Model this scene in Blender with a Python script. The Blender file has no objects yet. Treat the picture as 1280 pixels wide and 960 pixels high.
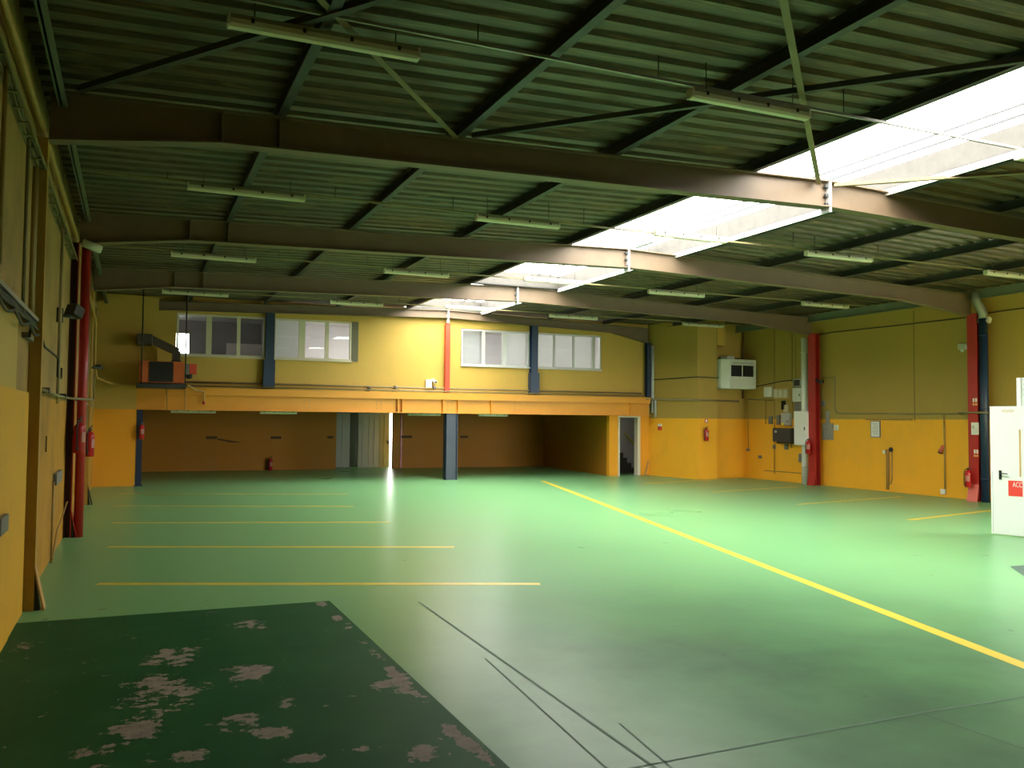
import bpy, bmesh, math, random
from mathutils import Vector, Matrix
random.seed(7)
C = bpy.context.scene.collection
SC = bpy.context.scene

# ------------------------------------------------------------------ camera model (fitted to the room)
FPX, YAW, PITCH, ROLL, H = 1090.13, 0.4106, 0.0425, 0.0087, 2.0
_fw = Vector((math.sin(YAW)*math.cos(PITCH), math.cos(YAW)*math.cos(PITCH), math.sin(PITCH)))
_r = Vector((math.cos(YAW), -math.sin(YAW), 0)); _u = _r.cross(_fw)
RT = _r*math.cos(ROLL) + _u*math.sin(ROLL); UP = -_r*math.sin(ROLL) + _u*math.cos(ROLL)
CAM = Vector((0, 0, H))

def at(px, py, axis, val):                       # point of a real plane (x, y or z = val) seen at a spot of the photo
    d = _fw + RT*((px-640)/FPX) - UP*((py-480)/FPX)
    i = 'xyz'.index(axis)
    return CAM + d*((val-CAM[i])/d[i])

# ------------------------------------------------------------------ materials
def newmat(name):
    m = bpy.data.materials.new(name); m.use_nodes = True
    nt = m.node_tree; b = nt.nodes['Principled BSDF']
    return m, nt, b

class NG:                                        # tiny node helper
    def __init__(s, nt): s.nt = nt
    def n(s, t, **kw):
        o = s.nt.nodes.new(t)
        for k, v in kw.items(): setattr(o, k, v)
        return o
    def l(s, a, b): s.nt.links.new(a, b)
    def pos(s): return s.n('ShaderNodeNewGeometry').outputs['Position']
    def sep(s, v):
        o = s.n('ShaderNodeSeparateXYZ'); s.l(v, o.inputs[0]); return o.outputs
    def math(s, op, a, b=None, clamp=False):
        o = s.n('ShaderNodeMath', operation=op, use_clamp=clamp)
        for i, v in enumerate((a, b)):
            if v is None: continue
            if isinstance(v, (int, float)): o.inputs[i].default_value = v
            else: s.l(v, o.inputs[i])
        return o.outputs[0]
    def noise(s, scale, detail=4, rough=.6, vec=None, stretch=None):
        v = vec or s.pos()
        if stretch:
            mp = s.n('ShaderNodeMapping'); mp.inputs['Scale'].default_value = stretch
            s.l(v, mp.inputs['Vector']); v = mp.outputs[0]
        o = s.n('ShaderNodeTexNoise'); o.inputs['Scale'].default_value = scale
        o.inputs['Detail'].default_value = detail; o.inputs['Roughness'].default_value = rough
        s.l(v, o.inputs['Vector']); return o.outputs['Fac']
    def ramp(s, f, lo, hi):
        o = s.n('ShaderNodeMapRange'); o.inputs[1].default_value = lo; o.inputs[2].default_value = hi
        o.clamp = True; s.l(f, o.inputs[0]); return o.outputs[0]
    def mix(s, f, a, b):
        o = s.n('ShaderNodeMix', data_type='RGBA')
        if isinstance(f, (int, float)): o.inputs[0].default_value = f
        else: s.l(f, o.inputs[0])
        for i, v in ((6, a), (7, b)):
            if isinstance(v, tuple): o.inputs[i].default_value = (*v[:3], 1)
            else: s.l(v, o.inputs[i])
        return o.outputs[2]
    def bump(s, f, b, strength=.2, dist=.01):
        o = s.n('ShaderNodeBump'); o.inputs['Strength'].default_value = strength
        o.inputs['Distance'].default_value = dist
        s.l(f, o.inputs['Height']); s.l(o.outputs[0], b.inputs['Normal'])

_mc = {}
def paint(name, col, rough=.5, metal=0, dirt=.25, scale=3, dark=.55, spec=.5, bump=.05):
    if name in _mc: return _mc[name]
    m, nt, b = newmat(name); g = NG(nt)
    f = g.ramp(g.noise(scale, 5, .65), .42, .75)
    f2 = g.math('MULTIPLY', f, dirt)
    c = g.mix(f2, col, tuple(x*dark for x in col))
    g.l(c, b.inputs['Base Color'])
    b.inputs['Roughness'].default_value = rough; b.inputs['Metallic'].default_value = metal
    b.inputs['Specular IOR Level'].default_value = spec
    if bump: g.bump(g.noise(scale*12, 3), b, bump, .004)
    _mc[name] = m; return m

def wall_paint(name, low, high, zs, stain=(.30, .22, .10), amt=.35, blocks=True):
    m, nt, b = newmat(name); g = NG(nt)
    p = g.pos(); x = g.sep(p)
    zz = g.math('ADD', x[2], g.math('MULTIPLY', g.math('SUBTRACT', g.noise(9, 2), .5), .03))
    f = g.ramp(zz, zs-.012, zs+.012)
    c = g.mix(f, low, high)
    s = g.ramp(g.noise(.9, 7, .62), .48, .74)
    s2 = g.ramp(g.noise(2.2, 6, .7, stretch=(1, 1, .35)), .52, .8)
    c = g.mix(g.math('MULTIPLY', s, amt), c, stain)
    c = g.mix(g.math('MULTIPLY', s2, amt*.8), c, tuple(v*.8 for v in stain))
    g.l(c, b.inputs['Base Color'])
    b.inputs['Roughness'].default_value = .62; b.inputs['Specular IOR Level'].default_value = .3
    h = g.noise(22, 4)
    if blocks:                                   # faint courses of rendered blockwork
        w = g.math('FRACT', g.math('MULTIPLY', x[2], 1/.6))
        j = g.math('MULTIPLY', g.ramp(g.math('ABSOLUTE', g.math('SUBTRACT', w, .5)), .0, .03), .35)
        h = g.math('ADD', h, j)
    g.bump(h, b, .18, .01)
    return m

ORANGE = (.80, .36, .018); YELLOW = (.52, .345, .070)
M_WR = wall_paint('wall_two_tone_right', (.93, .46, .025), (.42, .29, .065), 2.15, amt=.16)
M_WL = wall_paint('wall_two_tone_left', (.52, .26, .02), (.43, .28, .085), 2.25, stain=(.15, .10, .035), amt=.62)
M_WLN = wall_paint('wall_bright_panel', (.78, .43, .03), (.60, .43, .11), 2.25, amt=.14)
M_WB = wall_paint('wall_two_tone_back', ORANGE, YELLOW, 2.25, amt=.13)
M_RECESS_SHADE = wall_paint('recess_orange_shaded', (.43, .185, .013), (.43, .185, .013), 9, amt=.22, blocks=False)  # orange darkened in the colour for the shade of the deep recess
M_DULL = wall_paint('dull_plaster', (.45, .40, .30), (.45, .40, .30), 9, amt=.2)
M_WHITE_WALL = wall_paint('office_white', (.74, .74, .80), (.74, .74, .80), 9, stain=(.6, .6, .62), amt=.1, blocks=False)
M_STAIRWALL = wall_paint('stairwell_grey', (.52, .53, .55), (.52, .53, .55), 9, stain=(.4, .4, .4), amt=.15, blocks=False)
M_GREYP = wall_paint('grey_panel', (.30, .34, .31), (.30, .34, .31), 9, stain=(.25, .27, .25), amt=.4, blocks=False)

M_RAFTER = paint('rafter_brown', (.18, .125, .075), .55, 0, .35, 2)
M_PURLIN = paint('purlin_blue_black', (.038, .038, .035), .5, 0, .3, 2)
M_BRACE_LIT = paint('brace_khaki_lit', (.22, .17, .075), .6)
M_BRACE_SHADE = paint('brace_khaki_shaded', (.06, .055, .045), .6)  # same paint as the khaki braces, with shade put into the colour
M_BEAM = paint('beam_orange', (.68, .30, .024), .45, 0, .22, 1.5, .7)
M_RED = paint('red_paint', (.43, .025, .02), .35, 0, .3, 2.5)
M_REDB = paint('bright_red_paint', (.60, .055, .018), .4, 0, .1)
M_PINK = paint('faded_red_plate', (.72, .16, .13), .5, 0, .1)
M_BLUE = paint('blue_paint', (.010, .032, .075), .4, 0, .25, 3)
M_NAVY = paint('navy_paint', (.02, .035, .075), .4, 0, .25, 3)
M_OCHRE = paint('ochre_column', (.46, .27, .04), .6, 0, .6, 2)
M_BLACK = paint('black_plastic', (.012, .012, .012), .45)
M_DARKG = paint('dark_grey_box', (.035, .04, .042), .5)
M_GREY = paint('grey_metal', (.20, .20, .19), .5, .2)
M_LGREY = paint('light_grey', (.45, .46, .45), .5)
M_GALV = paint('galvanised', (.32, .31, .28), .45, .5)
M_WHITE = paint('white_enamel', (.80, .80, .76), .4, 0, .08)
M_CREAM = paint('cream_plastic', (.68, .64, .50), .45, 0, .1)
M_PIPEY = paint('pipe_ochre', (.38, .24, .07), .5, 0, .45, 5)
M_PIPEG = paint('pipe_olive', (.26, .22, .10), .5, 0, .4, 5)
M_CABLE = paint('cable_dark', (.05, .045, .035), .6)
M_ACWHITE = paint('unit_heater_white', (.62, .66, .58), .45, 0, .12)
M_HEATO = paint('heater_orange', (.60, .13, .035), .45, 0, .2)
M_DUCT = paint('duct_dark', (.075, .06, .045), .5, .2, .3)
M_LAMP = paint('lamp_diffuser', (.66, .62, .45), .35, 0, .12)
M_LAMPB = paint('lamp_body', (.30, .29, .20), .5)
M_FRAME = paint('window_frame_cream', (.62, .58, .42), .45, 0, .15)
M_FRAMEA = paint('window_frame_alu', (.52, .53, .50), .4, .2, .1)
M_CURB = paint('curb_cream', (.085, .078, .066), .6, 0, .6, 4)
M_FLASH = paint('white_flashing', (.85, .85, .82), .5, 0, .05)
M_YLINE = paint('yellow_line', (.80, .60, .05), .4, 0, .12, 6)
M_YELLOW = paint('yellow_sticker', (.85, .75, .05), .5)
M_TAN = paint('tan_strip', (.62, .40, .14), .5)
M_WOOD = paint('worn_wood', (.50, .29, .08), .6, 0, .35, 6)
M_STEP = paint('stair_dark', (.05, .045, .04), .6)
M_SCREW = paint('rust_spot', (.10, .05, .02), .8)
M_DIRTY = paint('dirty_plate', (.34, .33, .29), .5, .1, .55, 9, .5)
M_RAIL = paint('handrail_yellow', (.55, .50, .06), .4)
M_OUT = paint('outside_concrete', (.50, .49, .46), .8)

def deck_mat():
    m, nt, b = newmat('roof_deck'); g = NG(nt)
    a = g.noise(1.1, 5, .6)
    st = g.noise(5, 5, .7, stretch=(.25, 3.5, 1))
    c = g.mix(g.ramp(a, .35, .65), (.082, .074, .044), (.118, .09, .05))
    c = g.mix(g.math('MULTIPLY', g.ramp(st, .48, .64), .8), c, (.06, .036, .016))
    c = g.mix(g.math('MULTIPLY', g.ramp(g.noise(7, 3, .6, stretch=(.22, 5, 1)), .55, .66), .6), c, (.30, .20, .09))
    g.l(c, b.inputs['Base Color']); b.inputs['Roughness'].default_value = .5
    b.inputs['Metallic'].default_value = .15
    return m
M_DECK = deck_mat()

def floor_mat():
    m, nt, b = newmat('green_epoxy_floor'); g = NG(nt)
    big = g.noise(.22, 3, .5); mid = g.noise(1.3, 6, .65)
    c = g.mix(g.ramp(big, .2, .8), (.165, .400, .165), (.198, .432, .198))
    c = g.mix(g.math('MULTIPLY', g.ramp(mid, .47, .80), .25), c, (.17, .38, .19))
    x = g.sep(g.pos())                           # worn traffic lane in the middle of the hall, grey scuffs
    dx = g.math('ABSOLUTE', g.math('SUBTRACT', x[0], 5.0))
    dy = g.math('ABSOLUTE', g.math('SUBTRACT', x[1], 6.0))
    w = g.math('MULTIPLY', g.ramp(dx, 6.0, 1.0), g.ramp(x[1], 10.5, 6.0))
    w = g.math('MULTIPLY', w, g.ramp(g.noise(.7, 5, .6), .15, .7))
    c = g.mix(g.math('MULTIPLY', w, .95), c, (.085, .18, .10))
    sc = g.ramp(g.noise(6, 5, .75, stretch=(.35, 2.2, 1)), .66, .74)
    c = g.mix(g.math('MULTIPLY', sc, .35), c, (.09, .17, .11))
    sp = g.ramp(g.noise(3.1, 2, .5), .735, .76)
    c = g.mix(g.math('MULTIPLY', sp, .6), c, (.07, .10, .08))
    g.l(c, b.inputs['Base Color'])
    r = g.math('ADD', g.math('MULTIPLY', g.ramp(big, .1, .9), .06), .26)
    g.l(r, b.inputs['Roughness'])
    b.inputs['Specular IOR Level'].default_value = .09
    g.bump(g.noise(3, 3, .5), b, .03, .01)
    return m
M_FLOOR = floor_mat()

def patch_mat():
    m, nt, b = newmat('worn_dark_green_paint'); g = NG(nt)
    p = g.pos(); x = g.sep(p)
    base = g.mix(g.ramp(g.noise(1.2, 5, .6), .35, .7), (.012, .082, .026), (.022, .105, .036))
    n1 = g.noise(2.8, 9, .72); n2 = g.noise(11, 7, .7)
    def blob(cx, cy, rx, ry):                    # places where the paint has come off most
        a = g.math('DIVIDE', g.math('SUBTRACT', x[0], cx), rx)
        d = g.math('DIVIDE', g.math('SUBTRACT', x[1], cy), ry)
        q = g.math('ADD', g.math('MULTIPLY', a, a), g.math('MULTIPLY', d, d))
        return g.math('SUBTRACT', 1.0, q, True)
    bl = None
    for q in PATCH_BLOBS:
        t = blob(*q); bl = t if bl is None else g.math('MAXIMUM', bl, t)
    v = g.math('ADD', g.math('MULTIPLY', n1, .7), g.math('MULTIPLY', n2, .3))
    v = g.math('ADD', v, g.math('MULTIPLY', bl, .135))
    v = g.math('ADD', v, g.math('MULTIPLY', g.ramp(g.noise(.8, 3, .5), .45, .7), .035))
    edge = g.math('MULTIPLY', g.ramp(x[0], 1.86, 1.93), g.ramp(x[0], 2.03, 1.97))
    edge = g.math('MULTIPLY', edge, g.ramp(g.noise(2.0, 5, .7), .40, .55))
    f = g.ramp(g.math('ADD', v, g.math('MULTIPLY', edge, .17)), .612, .628)
    c = g.mix(f, base, g.mix(g.ramp(n2, .35, .65), (.20, .18, .155), (.30, .26, .22)))
    g.l(c, b.inputs['Base Color'])
    g.l(g.math('ADD', g.math('MULTIPLY', f, .25), .55), b.inputs['Roughness'])
    b.inputs['Specular IOR Level'].default_value = .10
    g.bump(g.math('SUBTRACT', 1.0, f), b, .3, .003)
    return m

def glass_mat(name, tint, tr):
    m, nt, b = newmat(name); g = NG(nt)
    nt.nodes.remove(b); out = nt.nodes['Material Output']
    t = g.n('ShaderNodeBsdfTransparent'); t.inputs[0].default_value = (*tint, 1)
    s = g.n('ShaderNodeBsdfGlossy'); s.inputs['Roughness'].default_value = .02
    s.inputs[0].default_value = (1, 1, 1, 1)
    mx = g.n('ShaderNodeMixShader'); mx.inputs[0].default_value = tr
    g.l(t.outputs[0], mx.inputs[1]); g.l(s.outputs[0], mx.inputs[2]); g.l(mx.outputs[0], out.inputs[0])
    return m
M_GLASS = glass_mat('window_glass', (.92, .95, .95), .06)
def poly_mat():
    m, nt, b = newmat('skylight_polycarbonate'); g = NG(nt)
    nt.nodes.remove(b); out = nt.nodes['Material Output']
    t = g.n('ShaderNodeBsdfTransparent'); t.inputs[0].default_value = (.9, .92, .93, 1)
    s = g.n('ShaderNodeBsdfTranslucent'); s.inputs[0].default_value = (.9, .9, .9, 1)
    mx = g.n('ShaderNodeMixShader'); mx.inputs[0].default_value = .25
    g.l(t.outputs[0], mx.inputs[1]); g.l(s.outputs[0], mx.inputs[2]); g.l(mx.outputs[0], out.inputs[0])
    return m
M_POLY = poly_mat()
def frosted():
    m, nt, b = newmat('frosted_panel'); g = NG(nt)
    t = g.n('ShaderNodeBsdfTranslucent'); t.inputs[0].default_value = (.95, .95, .97, 1)
    mx = g.n('ShaderNodeMixShader'); mx.inputs[0].default_value = .75
    b.inputs['Base Color'].default_value = (.8, .8, .8, 1)
    g.l(b.outputs[0], mx.inputs[1]); g.l(t.outputs[0], mx.inputs[2]); g.l(mx.outputs[0], nt.nodes['Material Output'].inputs[0])
    return m
M_FROST = frosted()
def emit(name, col, s):
    m, nt, b = newmat(name)
    b.inputs['Base Color'].default_value = (*col, 1)
    b.inputs['Emission Color'].default_value = (*col, 1); b.inputs['Emission Strength'].default_value = s
    return m
M_LIT = emit('lit_tube', (1, .98, .94), 170)

# ------------------------------------------------------------------ mesh builder
OFF = {}
class MB:
    def __init__(s): s.v = []; s.f = []; s.sm = []
    def add(s, vs, fs, smooth=False):
        o = len(s.v); s.v += [Vector(v) for v in vs]
        s.f += [[i+o for i in f] for f in fs]; s.sm += [smooth]*len(fs); return s
    def box(s, x0, x1, y0, y1, z0, z1):
        return s.add([(x, y, z) for z in (z0, z1) for y in (y0, y1) for x in (x0, x1)],
                     [(0, 2, 3, 1), (4, 5, 7, 6), (0, 1, 5, 4), (2, 6, 7, 3), (0, 4, 6, 2), (1, 3, 7, 5)])
    def obox(s, c, a, b, d):                     # centre and three half axes
        c, a, b, d = map(Vector, (c, a, b, d))
        return s.add([c+a*i+b*j+d*k for k in (-1, 1) for j in (-1, 1) for i in (-1, 1)],
                     [(0, 2, 3, 1), (4, 5, 7, 6), (0, 1, 5, 4), (2, 6, 7, 3), (0, 4, 6, 2), (1, 3, 7, 5)])
    def bar(s, p, q, w, h, up=(0, 0, 1)):        # rectangular bar from p to q
        p, q = Vector(p), Vector(q); t = (q-p).normalized()
        sd = t.cross(Vector(up))
        if sd.length < 1e-4: sd = t.cross(Vector((1, 0, 0)))
        sd.normalize(); n = sd.cross(t).normalized()
        return s.obox((p+q)/2, (q-p)/2, sd*(w/2), n*(h/2))
    def prism(s, poly, axis, a, b):              # polygon extruded along an axis
        def P(u, v, w): return {'x': (w, u, v), 'y': (u, w, v), 'z': (u, v, w)}[axis]
        n = len(poly)
        vs = [P(u, v, a) for u, v in poly] + [P(u, v, b) for u, v in poly]
        fs = [list(range(n))[::-1], list(range(n, 2*n))] + [(i, (i+1) % n, (i+1) % n+n, i+n) for i in range(n)]
        return s.add(vs, fs)
    def tube(s, pts, r, seg=8, closed=False):
        pts = [Vector(p) for p in pts]; n = len(pts); rings = []
        nrm = None
        for i, p in enumerate(pts):
            a = pts[i-1] if i else pts[0]; b = pts[i+1] if i < n-1 else pts[-1]
            t = (b-a)
            t = t.normalized() if t.length > 1e-9 else Vector((0, 0, 1))
            if nrm is None:
                nrm = t.cross(Vector((0, 0, 1)))
                if nrm.length < 1e-3: nrm = t.cross(Vector((0, 1, 0)))
            nrm = (nrm - t*nrm.dot(t)).normalized(); bn = t.cross(nrm)
            rr = r[i] if isinstance(r, (list, tuple)) else r
            rings.append([p+(nrm*math.cos(k*2*math.pi/seg)+bn*math.sin(k*2*math.pi/seg))*rr for k in range(seg)])
        vs = [v for g in rings for v in g]
        fs = [(i*seg+k, i*seg+(k+1) % seg, (i+1)*seg+(k+1) % seg, (i+1)*seg+k) for i in range(n-1) for k in range(seg)]
        s.add(vs, fs, True)
        o = len(s.v)-len(vs)
        s.f += [[o+k for k in range(seg)][::-1], [o+(n-1)*seg+k for k in range(seg)]]; s.sm += [False]*2
        return s
    def lathe(s, c, prof, seg=20, axis='z'):     # profile of (radius, height)
        c = Vector(c); vs = []
        for r, h in prof:
            for k in range(seg):
                a = 2*math.pi*k/seg; u, v = r*math.cos(a), r*math.sin(a)
                vs.append(c+Vector({'z': (u, v, h), 'x': (h, u, v), 'y': (u, h, v)}[axis]))
        n = len(prof)
        s.add(vs, [(i*seg+k, i*seg+(k+1) % seg, (i+1)*seg+(k+1) % seg, (i+1)*seg+k) for i in range(n-1) for k in range(seg)], True)
        o = len(s.v)-len(vs)
        s.f += [[o+k for k in range(seg)][::-1], [o+(n-1)*seg+k for k in range(seg)]]; s.sm += [False]*2
        return s
    def build(s, name, mat, parent=None, bevel=0, origin=None):
        if parent is not None: off = OFF.get(parent.name, Vector())
        elif origin is not None: off = Vector(origin)
        else:
            lo = [min(v[i] for v in s.v) for i in range(3)]; hi = [max(v[i] for v in s.v) for i in range(3)]
            off = Vector(((lo[0]+hi[0])/2, (lo[1]+hi[1])/2, lo[2]))
        me = bpy.data.meshes.new(name)
        me.from_pydata([tuple(v-off) for v in s.v], [], s.f)
        me.polygons.foreach_set('use_smooth', s.sm)
        bm = bmesh.new(); bm.from_mesh(me)
        bmesh.ops.recalc_face_normals(bm, faces=bm.faces)
        if bevel:
            bmesh.ops.bevel(bm, geom=[e for e in bm.edges if not e.smooth or (len(e.link_faces) == 2 and e.calc_face_angle(0) > .6)],
                            offset=bevel, segments=2, affect='EDGES', profile=.5, clamp_overlap=True)
        bm.to_mesh(me); bm.free()
        me.materials.append(mat)
        o = bpy.data.objects.new(name, me); C.objects.link(o)
        if parent is not None: o.parent = parent
        else: o.location = off
        OFF[o.name] = off.copy()
        return o

def thing(name, label, cat, loc=(0, 0, 0), group=None):
    o = bpy.data.objects.new(name, None); C.objects.link(o); o.location = loc
    o.empty_display_size = .1
    o['label'] = label; o['category'] = cat
    if group: o['group'] = group
    OFF[o.name] = Vector(loc); return o
def tag(o, label, cat, group=None):
    o['label'] = label; o['category'] = cat
    if group: o['group'] = group
    return o
def struct(name, mb, m, parent=None, **kw):
    o = mb.build(name, m, parent, **kw)
    if parent is None: o['kind'] = 'structure'
    return o
def copy_tree(o, parent=None):
    c = o.copy(); C.objects.link(c)
    if parent is not None: c.parent = parent
    OFF[c.name] = OFF.get(o.name, Vector()).copy()
    for ch in list(o.children): copy_tree(ch, c)
    return c
def box(*a): return MB().box(*a)
def tube(pts, r, seg=8): return MB().tube(pts, r, seg)

# ------------------------------------------------------------------ dimensions
XL, XR, XRIDGE = -1.0, 20.68, 9.83
R0, BAY = 10.39, 5.963
RY = {k: R0+(k-1)*BAY for k in (0, 1, 2, 3, 4)}  # frame lines: R0 just behind the view, R1 nearest in view ... R4 at the back wall
RY[4] = 28.2
YB, YBW = 28.3, 35.2                              # upper back wall; back of the space under the mezzanine
def zt(x): return 5.772-abs(x-XRIDGE)*.0285       # top of rafters
def zdeck(x): return zt(x)+.16

# ------------------------------------------------------------------ floor
fl = MB(); fl.box(XL-.3, XR+.3, -6.3, 40, -.25, 0)
floor = struct('floor', fl, M_FLOOR)
PATCH_BLOBS = []
for px, py, rx, ry in ((200, 865, .42, .75), (170, 910, .3, .35), (295, 905, .26, .3), (300, 782, .3, .3), (345, 915, .22, .2), (440, 940, .22, .16),
                       (490, 860, .2, .25), (530, 945, .2, .2), (240, 945, .2, .14), (355, 880, .15, .2), (390, 948, .2, .1), (220, 820, .3, .4), (310, 840, .25, .25), (135, 935, .25, .2)):
    p = at(px, py, 'z', 0); PATCH_BLOBS.append((p.x, p.y, rx, ry))
M_PATCH = patch_mat()
pm = MB(); pm.add([(-1.0, -6, .003), (2.05, -6, .003), (2.05, 9.70, .003), (-1.0, 9.74, .003)], [(0, 1, 2, 3)])
pa = pm.build('worn_paint_patch', M_PATCH, floor); pa['label'] = 'dark green worn paint with bare chipped spots'
def floor_line(p, q, w, m, name, z=.002):
    p, q = Vector((p[0], p[1], z)), Vector((q[0], q[1], z)); t = (q-p).normalized(); n = Vector((-t.y, t.x, 0))*w/2
    return MB().add([p-n, q-n, q+n, p+n], [(0, 1, 2, 3)]).build(name, m, floor)
for a, b in (((-.33, 11.68), (4.66, 9.78)), ((-.29, 14.95), (4.73, 13.10)), ((-.29, 18.33), (4.68, 16.70)), ((-.33, 21.85), (4.75, 20.0)),
             ((-.3, 25.28), (5.4, 23.3)), ((15.17, 17.06), (19.65, 17.95)), ((14.99, 13.53), (19.6, 14.62)), ((15.44, 20.91), (19.57, 21.9)), ((15.4, 24.5), (18.6, 25.3))):
    floor_line(a, b, .14, M_YLINE, 'parking_line')
floor_line((12.72, 26.59), (5.6, .36), .15, M_YLINE, 'lane_line')
M_JOINT = paint('floor_joint', (.09, .19, .11), .7)
for a, b, w in (((2.95, 9.3), (2.83, 4.37), .02), ((2.6, 4.42), (5.06, 4.49), .016), ((5.06, 4.49), (8.5, 4.40), .016), ((5.06, 4.49), (5.13, 3.6), .014), ((2.78, 6.9), (2.55, 4.3), .012), ((3.02, 5.1), (2.9, 4.2), .012)):
    floor_line(a, b, w, M_JOINT, 'floor_joint', .0025)
p = [at(1262, 708, 'z', 0), at(1285, 724, 'z', 0), at(1300, 716, 'z', 0), at(1290, 706, 'z', 0)]
MB().add([(v.x, v.y, .003) for v in p], [(0, 1, 2, 3)]).build('dark_floor_square', paint('dark_floor_square', (.05, .12, .09), .4), floor)
struct('ground_outside', box(-60, 90, -70, 110, -.4, -.26), M_OUT)

# ------------------------------------------------------------------ walls
wl = struct('wall_left', box(XL-.3, XL, -6.3, YB+.3, 0, 5.75), M_WL)
near = MB().box(XL, XL+.03, -6, 9.05, 0, 2.90)
struct('wall_left_panel', near, M_WLN)
struct('wall_left_panel_low', box(XL, XL+.025, 9.05, 10.22, 0, 2.25), M_WLN)
struct('wall_pilaster', box(.12, .66, 28.0, YB, 2.92, 5.60), M_WB)
struct('wall_pier', box(XL, .12, 27.9, YB, 0, 5.62), M_WB)
# upper back wall with two window openings
W1 = (1.18, 6.78, 3.90, 5.22); W2 = (10.37, 15.92, 3.90, 5.20)
ub = MB()
zb0, zb1 = 2.92, 5.72
ub.box(.12, 17.95, YB, YB+.15, zb0, 3.90)
ub.box(.12, W1[0], YB, YB+.15, 3.90, zb1); ub.box(W1[1], W2[0], YB, YB+.15, 3.90, zb1); ub.box(W2[1], 17.95, YB, YB+.15, 3.90, zb1)
ub.box(W1[0], W1[1], YB, YB+.15, W1[3], zb1); ub.box(W2[0], W2[1], YB, YB+.15, W2[3], zb1)
struct('wall_back', ub, M_WB)
# space under the mezzanine
DX0, DX1 = 7.60, 9.97
rb = MB().box(-1.2, DX0, YBW, YBW+.2, 0, 2.35).box(DX1, 17.2, YBW, YBW+.2, 0, 2.35)
struct('wall_recess_back', rb, M_RECESS_SHADE)
struct('wall_recess_left', box(-.2, .12, YB, YBW, 0, 2.35), M_RECESS_SHADE)
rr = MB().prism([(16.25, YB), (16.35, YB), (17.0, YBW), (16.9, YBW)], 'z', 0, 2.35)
struct('wall_recess_right', rr, M_RECESS_SHADE)
struct('ceiling_mezzanine', box(-.2, 20.1, 28.47, 38.5, 2.30, 2.92).box(-.2, 17.9, 28.12, 28.47, 2.30, 2.92), M_DULL)
# stair door wall
SX0, SX1, SZ = 16.66, 17.53, 2.19
sw = MB().box(16.25, SX0, YB-.05, YB+.15, 0, 2.35).box(SX1, 18.06, YB-.05, YB+.15, 0, 2.92).box(SX0, SX1, YB-.05, YB+.15, SZ, 2.35)
struct('wall_stairs', sw, M_WB)
# right hand block and right wall
bk = MB().prism([(17.97, YB+.02), (18.33, 25.65), (19.17, 25.65), (19.17, 26.05), (XR+.1, 26.05), (XR+.1, YB+.16), (17.97, YB+.16)], 'z', 0, 5.72)
struct('wall_block', bk, M_WR)
struct('wall_right', box(XR, XR+.3, 10.4, 40, 0, 5.75), M_WR)
# front: the hall steps back at the right; daylight comes in through its tall gate
GX0, GX1, GZ = 15.0, 20.45, 4.3
wf = MB().box(14.75, GX0, 10.1, 10.38, 0, 5.75).box(GX1, XR+.3, 10.1, 10.38, 0, 5.75).box(GX0, GX1, 10.1, 10.38, GZ, 5.75)
struct('wall_front_gate', wf, M_WR)
struct('wall_right_near', box(14.75, 15.05, -6.3, 10.38, 0, 5.75), M_WR)
wn = box(XL, 15, -6.3, -6, 0, 5.75)
struct('wall_front', wn, M_WR)
# vertical panel joints on the walls
M_SEAM = paint('wall_seam', (.20, .15, .05), .7)
for i, (a, b) in enumerate((((1142, 388), (1142, 526)), ((1060, 0), (1060, 0)))):
    if a == b: continue
    p, q = at(*a, 'x', XR), at(*b, 'x', XR)
    struct('trim_%d' % (i+1), box(XR-.008, XR+.01, p.y-.012, p.y+.012, q.z, p.z), M_SEAM)

# ------------------------------------------------------------------ roof
def deck(x0, x1, y0, y1, nx=2):
    m = MB(); pitch, dep = .333, .05
    prof = []; y = y0
    while y < y1-.01:
        for dy, h in ((0, 0), (.155, 0), (.19, dep), (.298, dep)):
            if y+dy <= y1: prof.append((y+dy, h))
        y += pitch
    prof.append((y1, 0))
    xs = [x0+(x1-x0)*i/nx for i in range(nx+1)]
    vs = [(x, yy, zdeck(x)+h) for yy, h in prof for x in xs] + [(x, yy, zdeck(x)+h+.03) for yy, h in prof for x in xs]
    n = nx+1; k = len(prof); fs = []
    for j in range(k-1):
        for i in range(nx):
            fs.append((j*n+i, j*n+i+1, (j+1)*n+i+1, (j+1)*n+i))
            o = k*n; fs.append((o+j*n+i, o+(j+1)*n+i, o+(j+1)*n+i+1, o+j*n+i+1))
    return m.add(vs, fs)
SKX0, SKX1 = 8.50, 11.02
struct('ceiling_left', deck(XL-.3, SKX0, -6.3, 28.9), M_DECK)
struct('ceiling_right', deck(SKX1+.05, XR+.3, -6.3, 28.9), M_DECK)
struct('ceiling_office', box(-1.3, XR+.3, 28.9, 40, 5.75, 5.9), M_WHITE_WALL)
sky_bays = [(RY[0]+.13, RY[1]), (RY[1], RY[2]), (RY[2], RY[3]-.13), (RY[3]+.13, YB-.05)]
M_SEAMD = paint('skylight_seam', (.05, .05, .045), .7)
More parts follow.
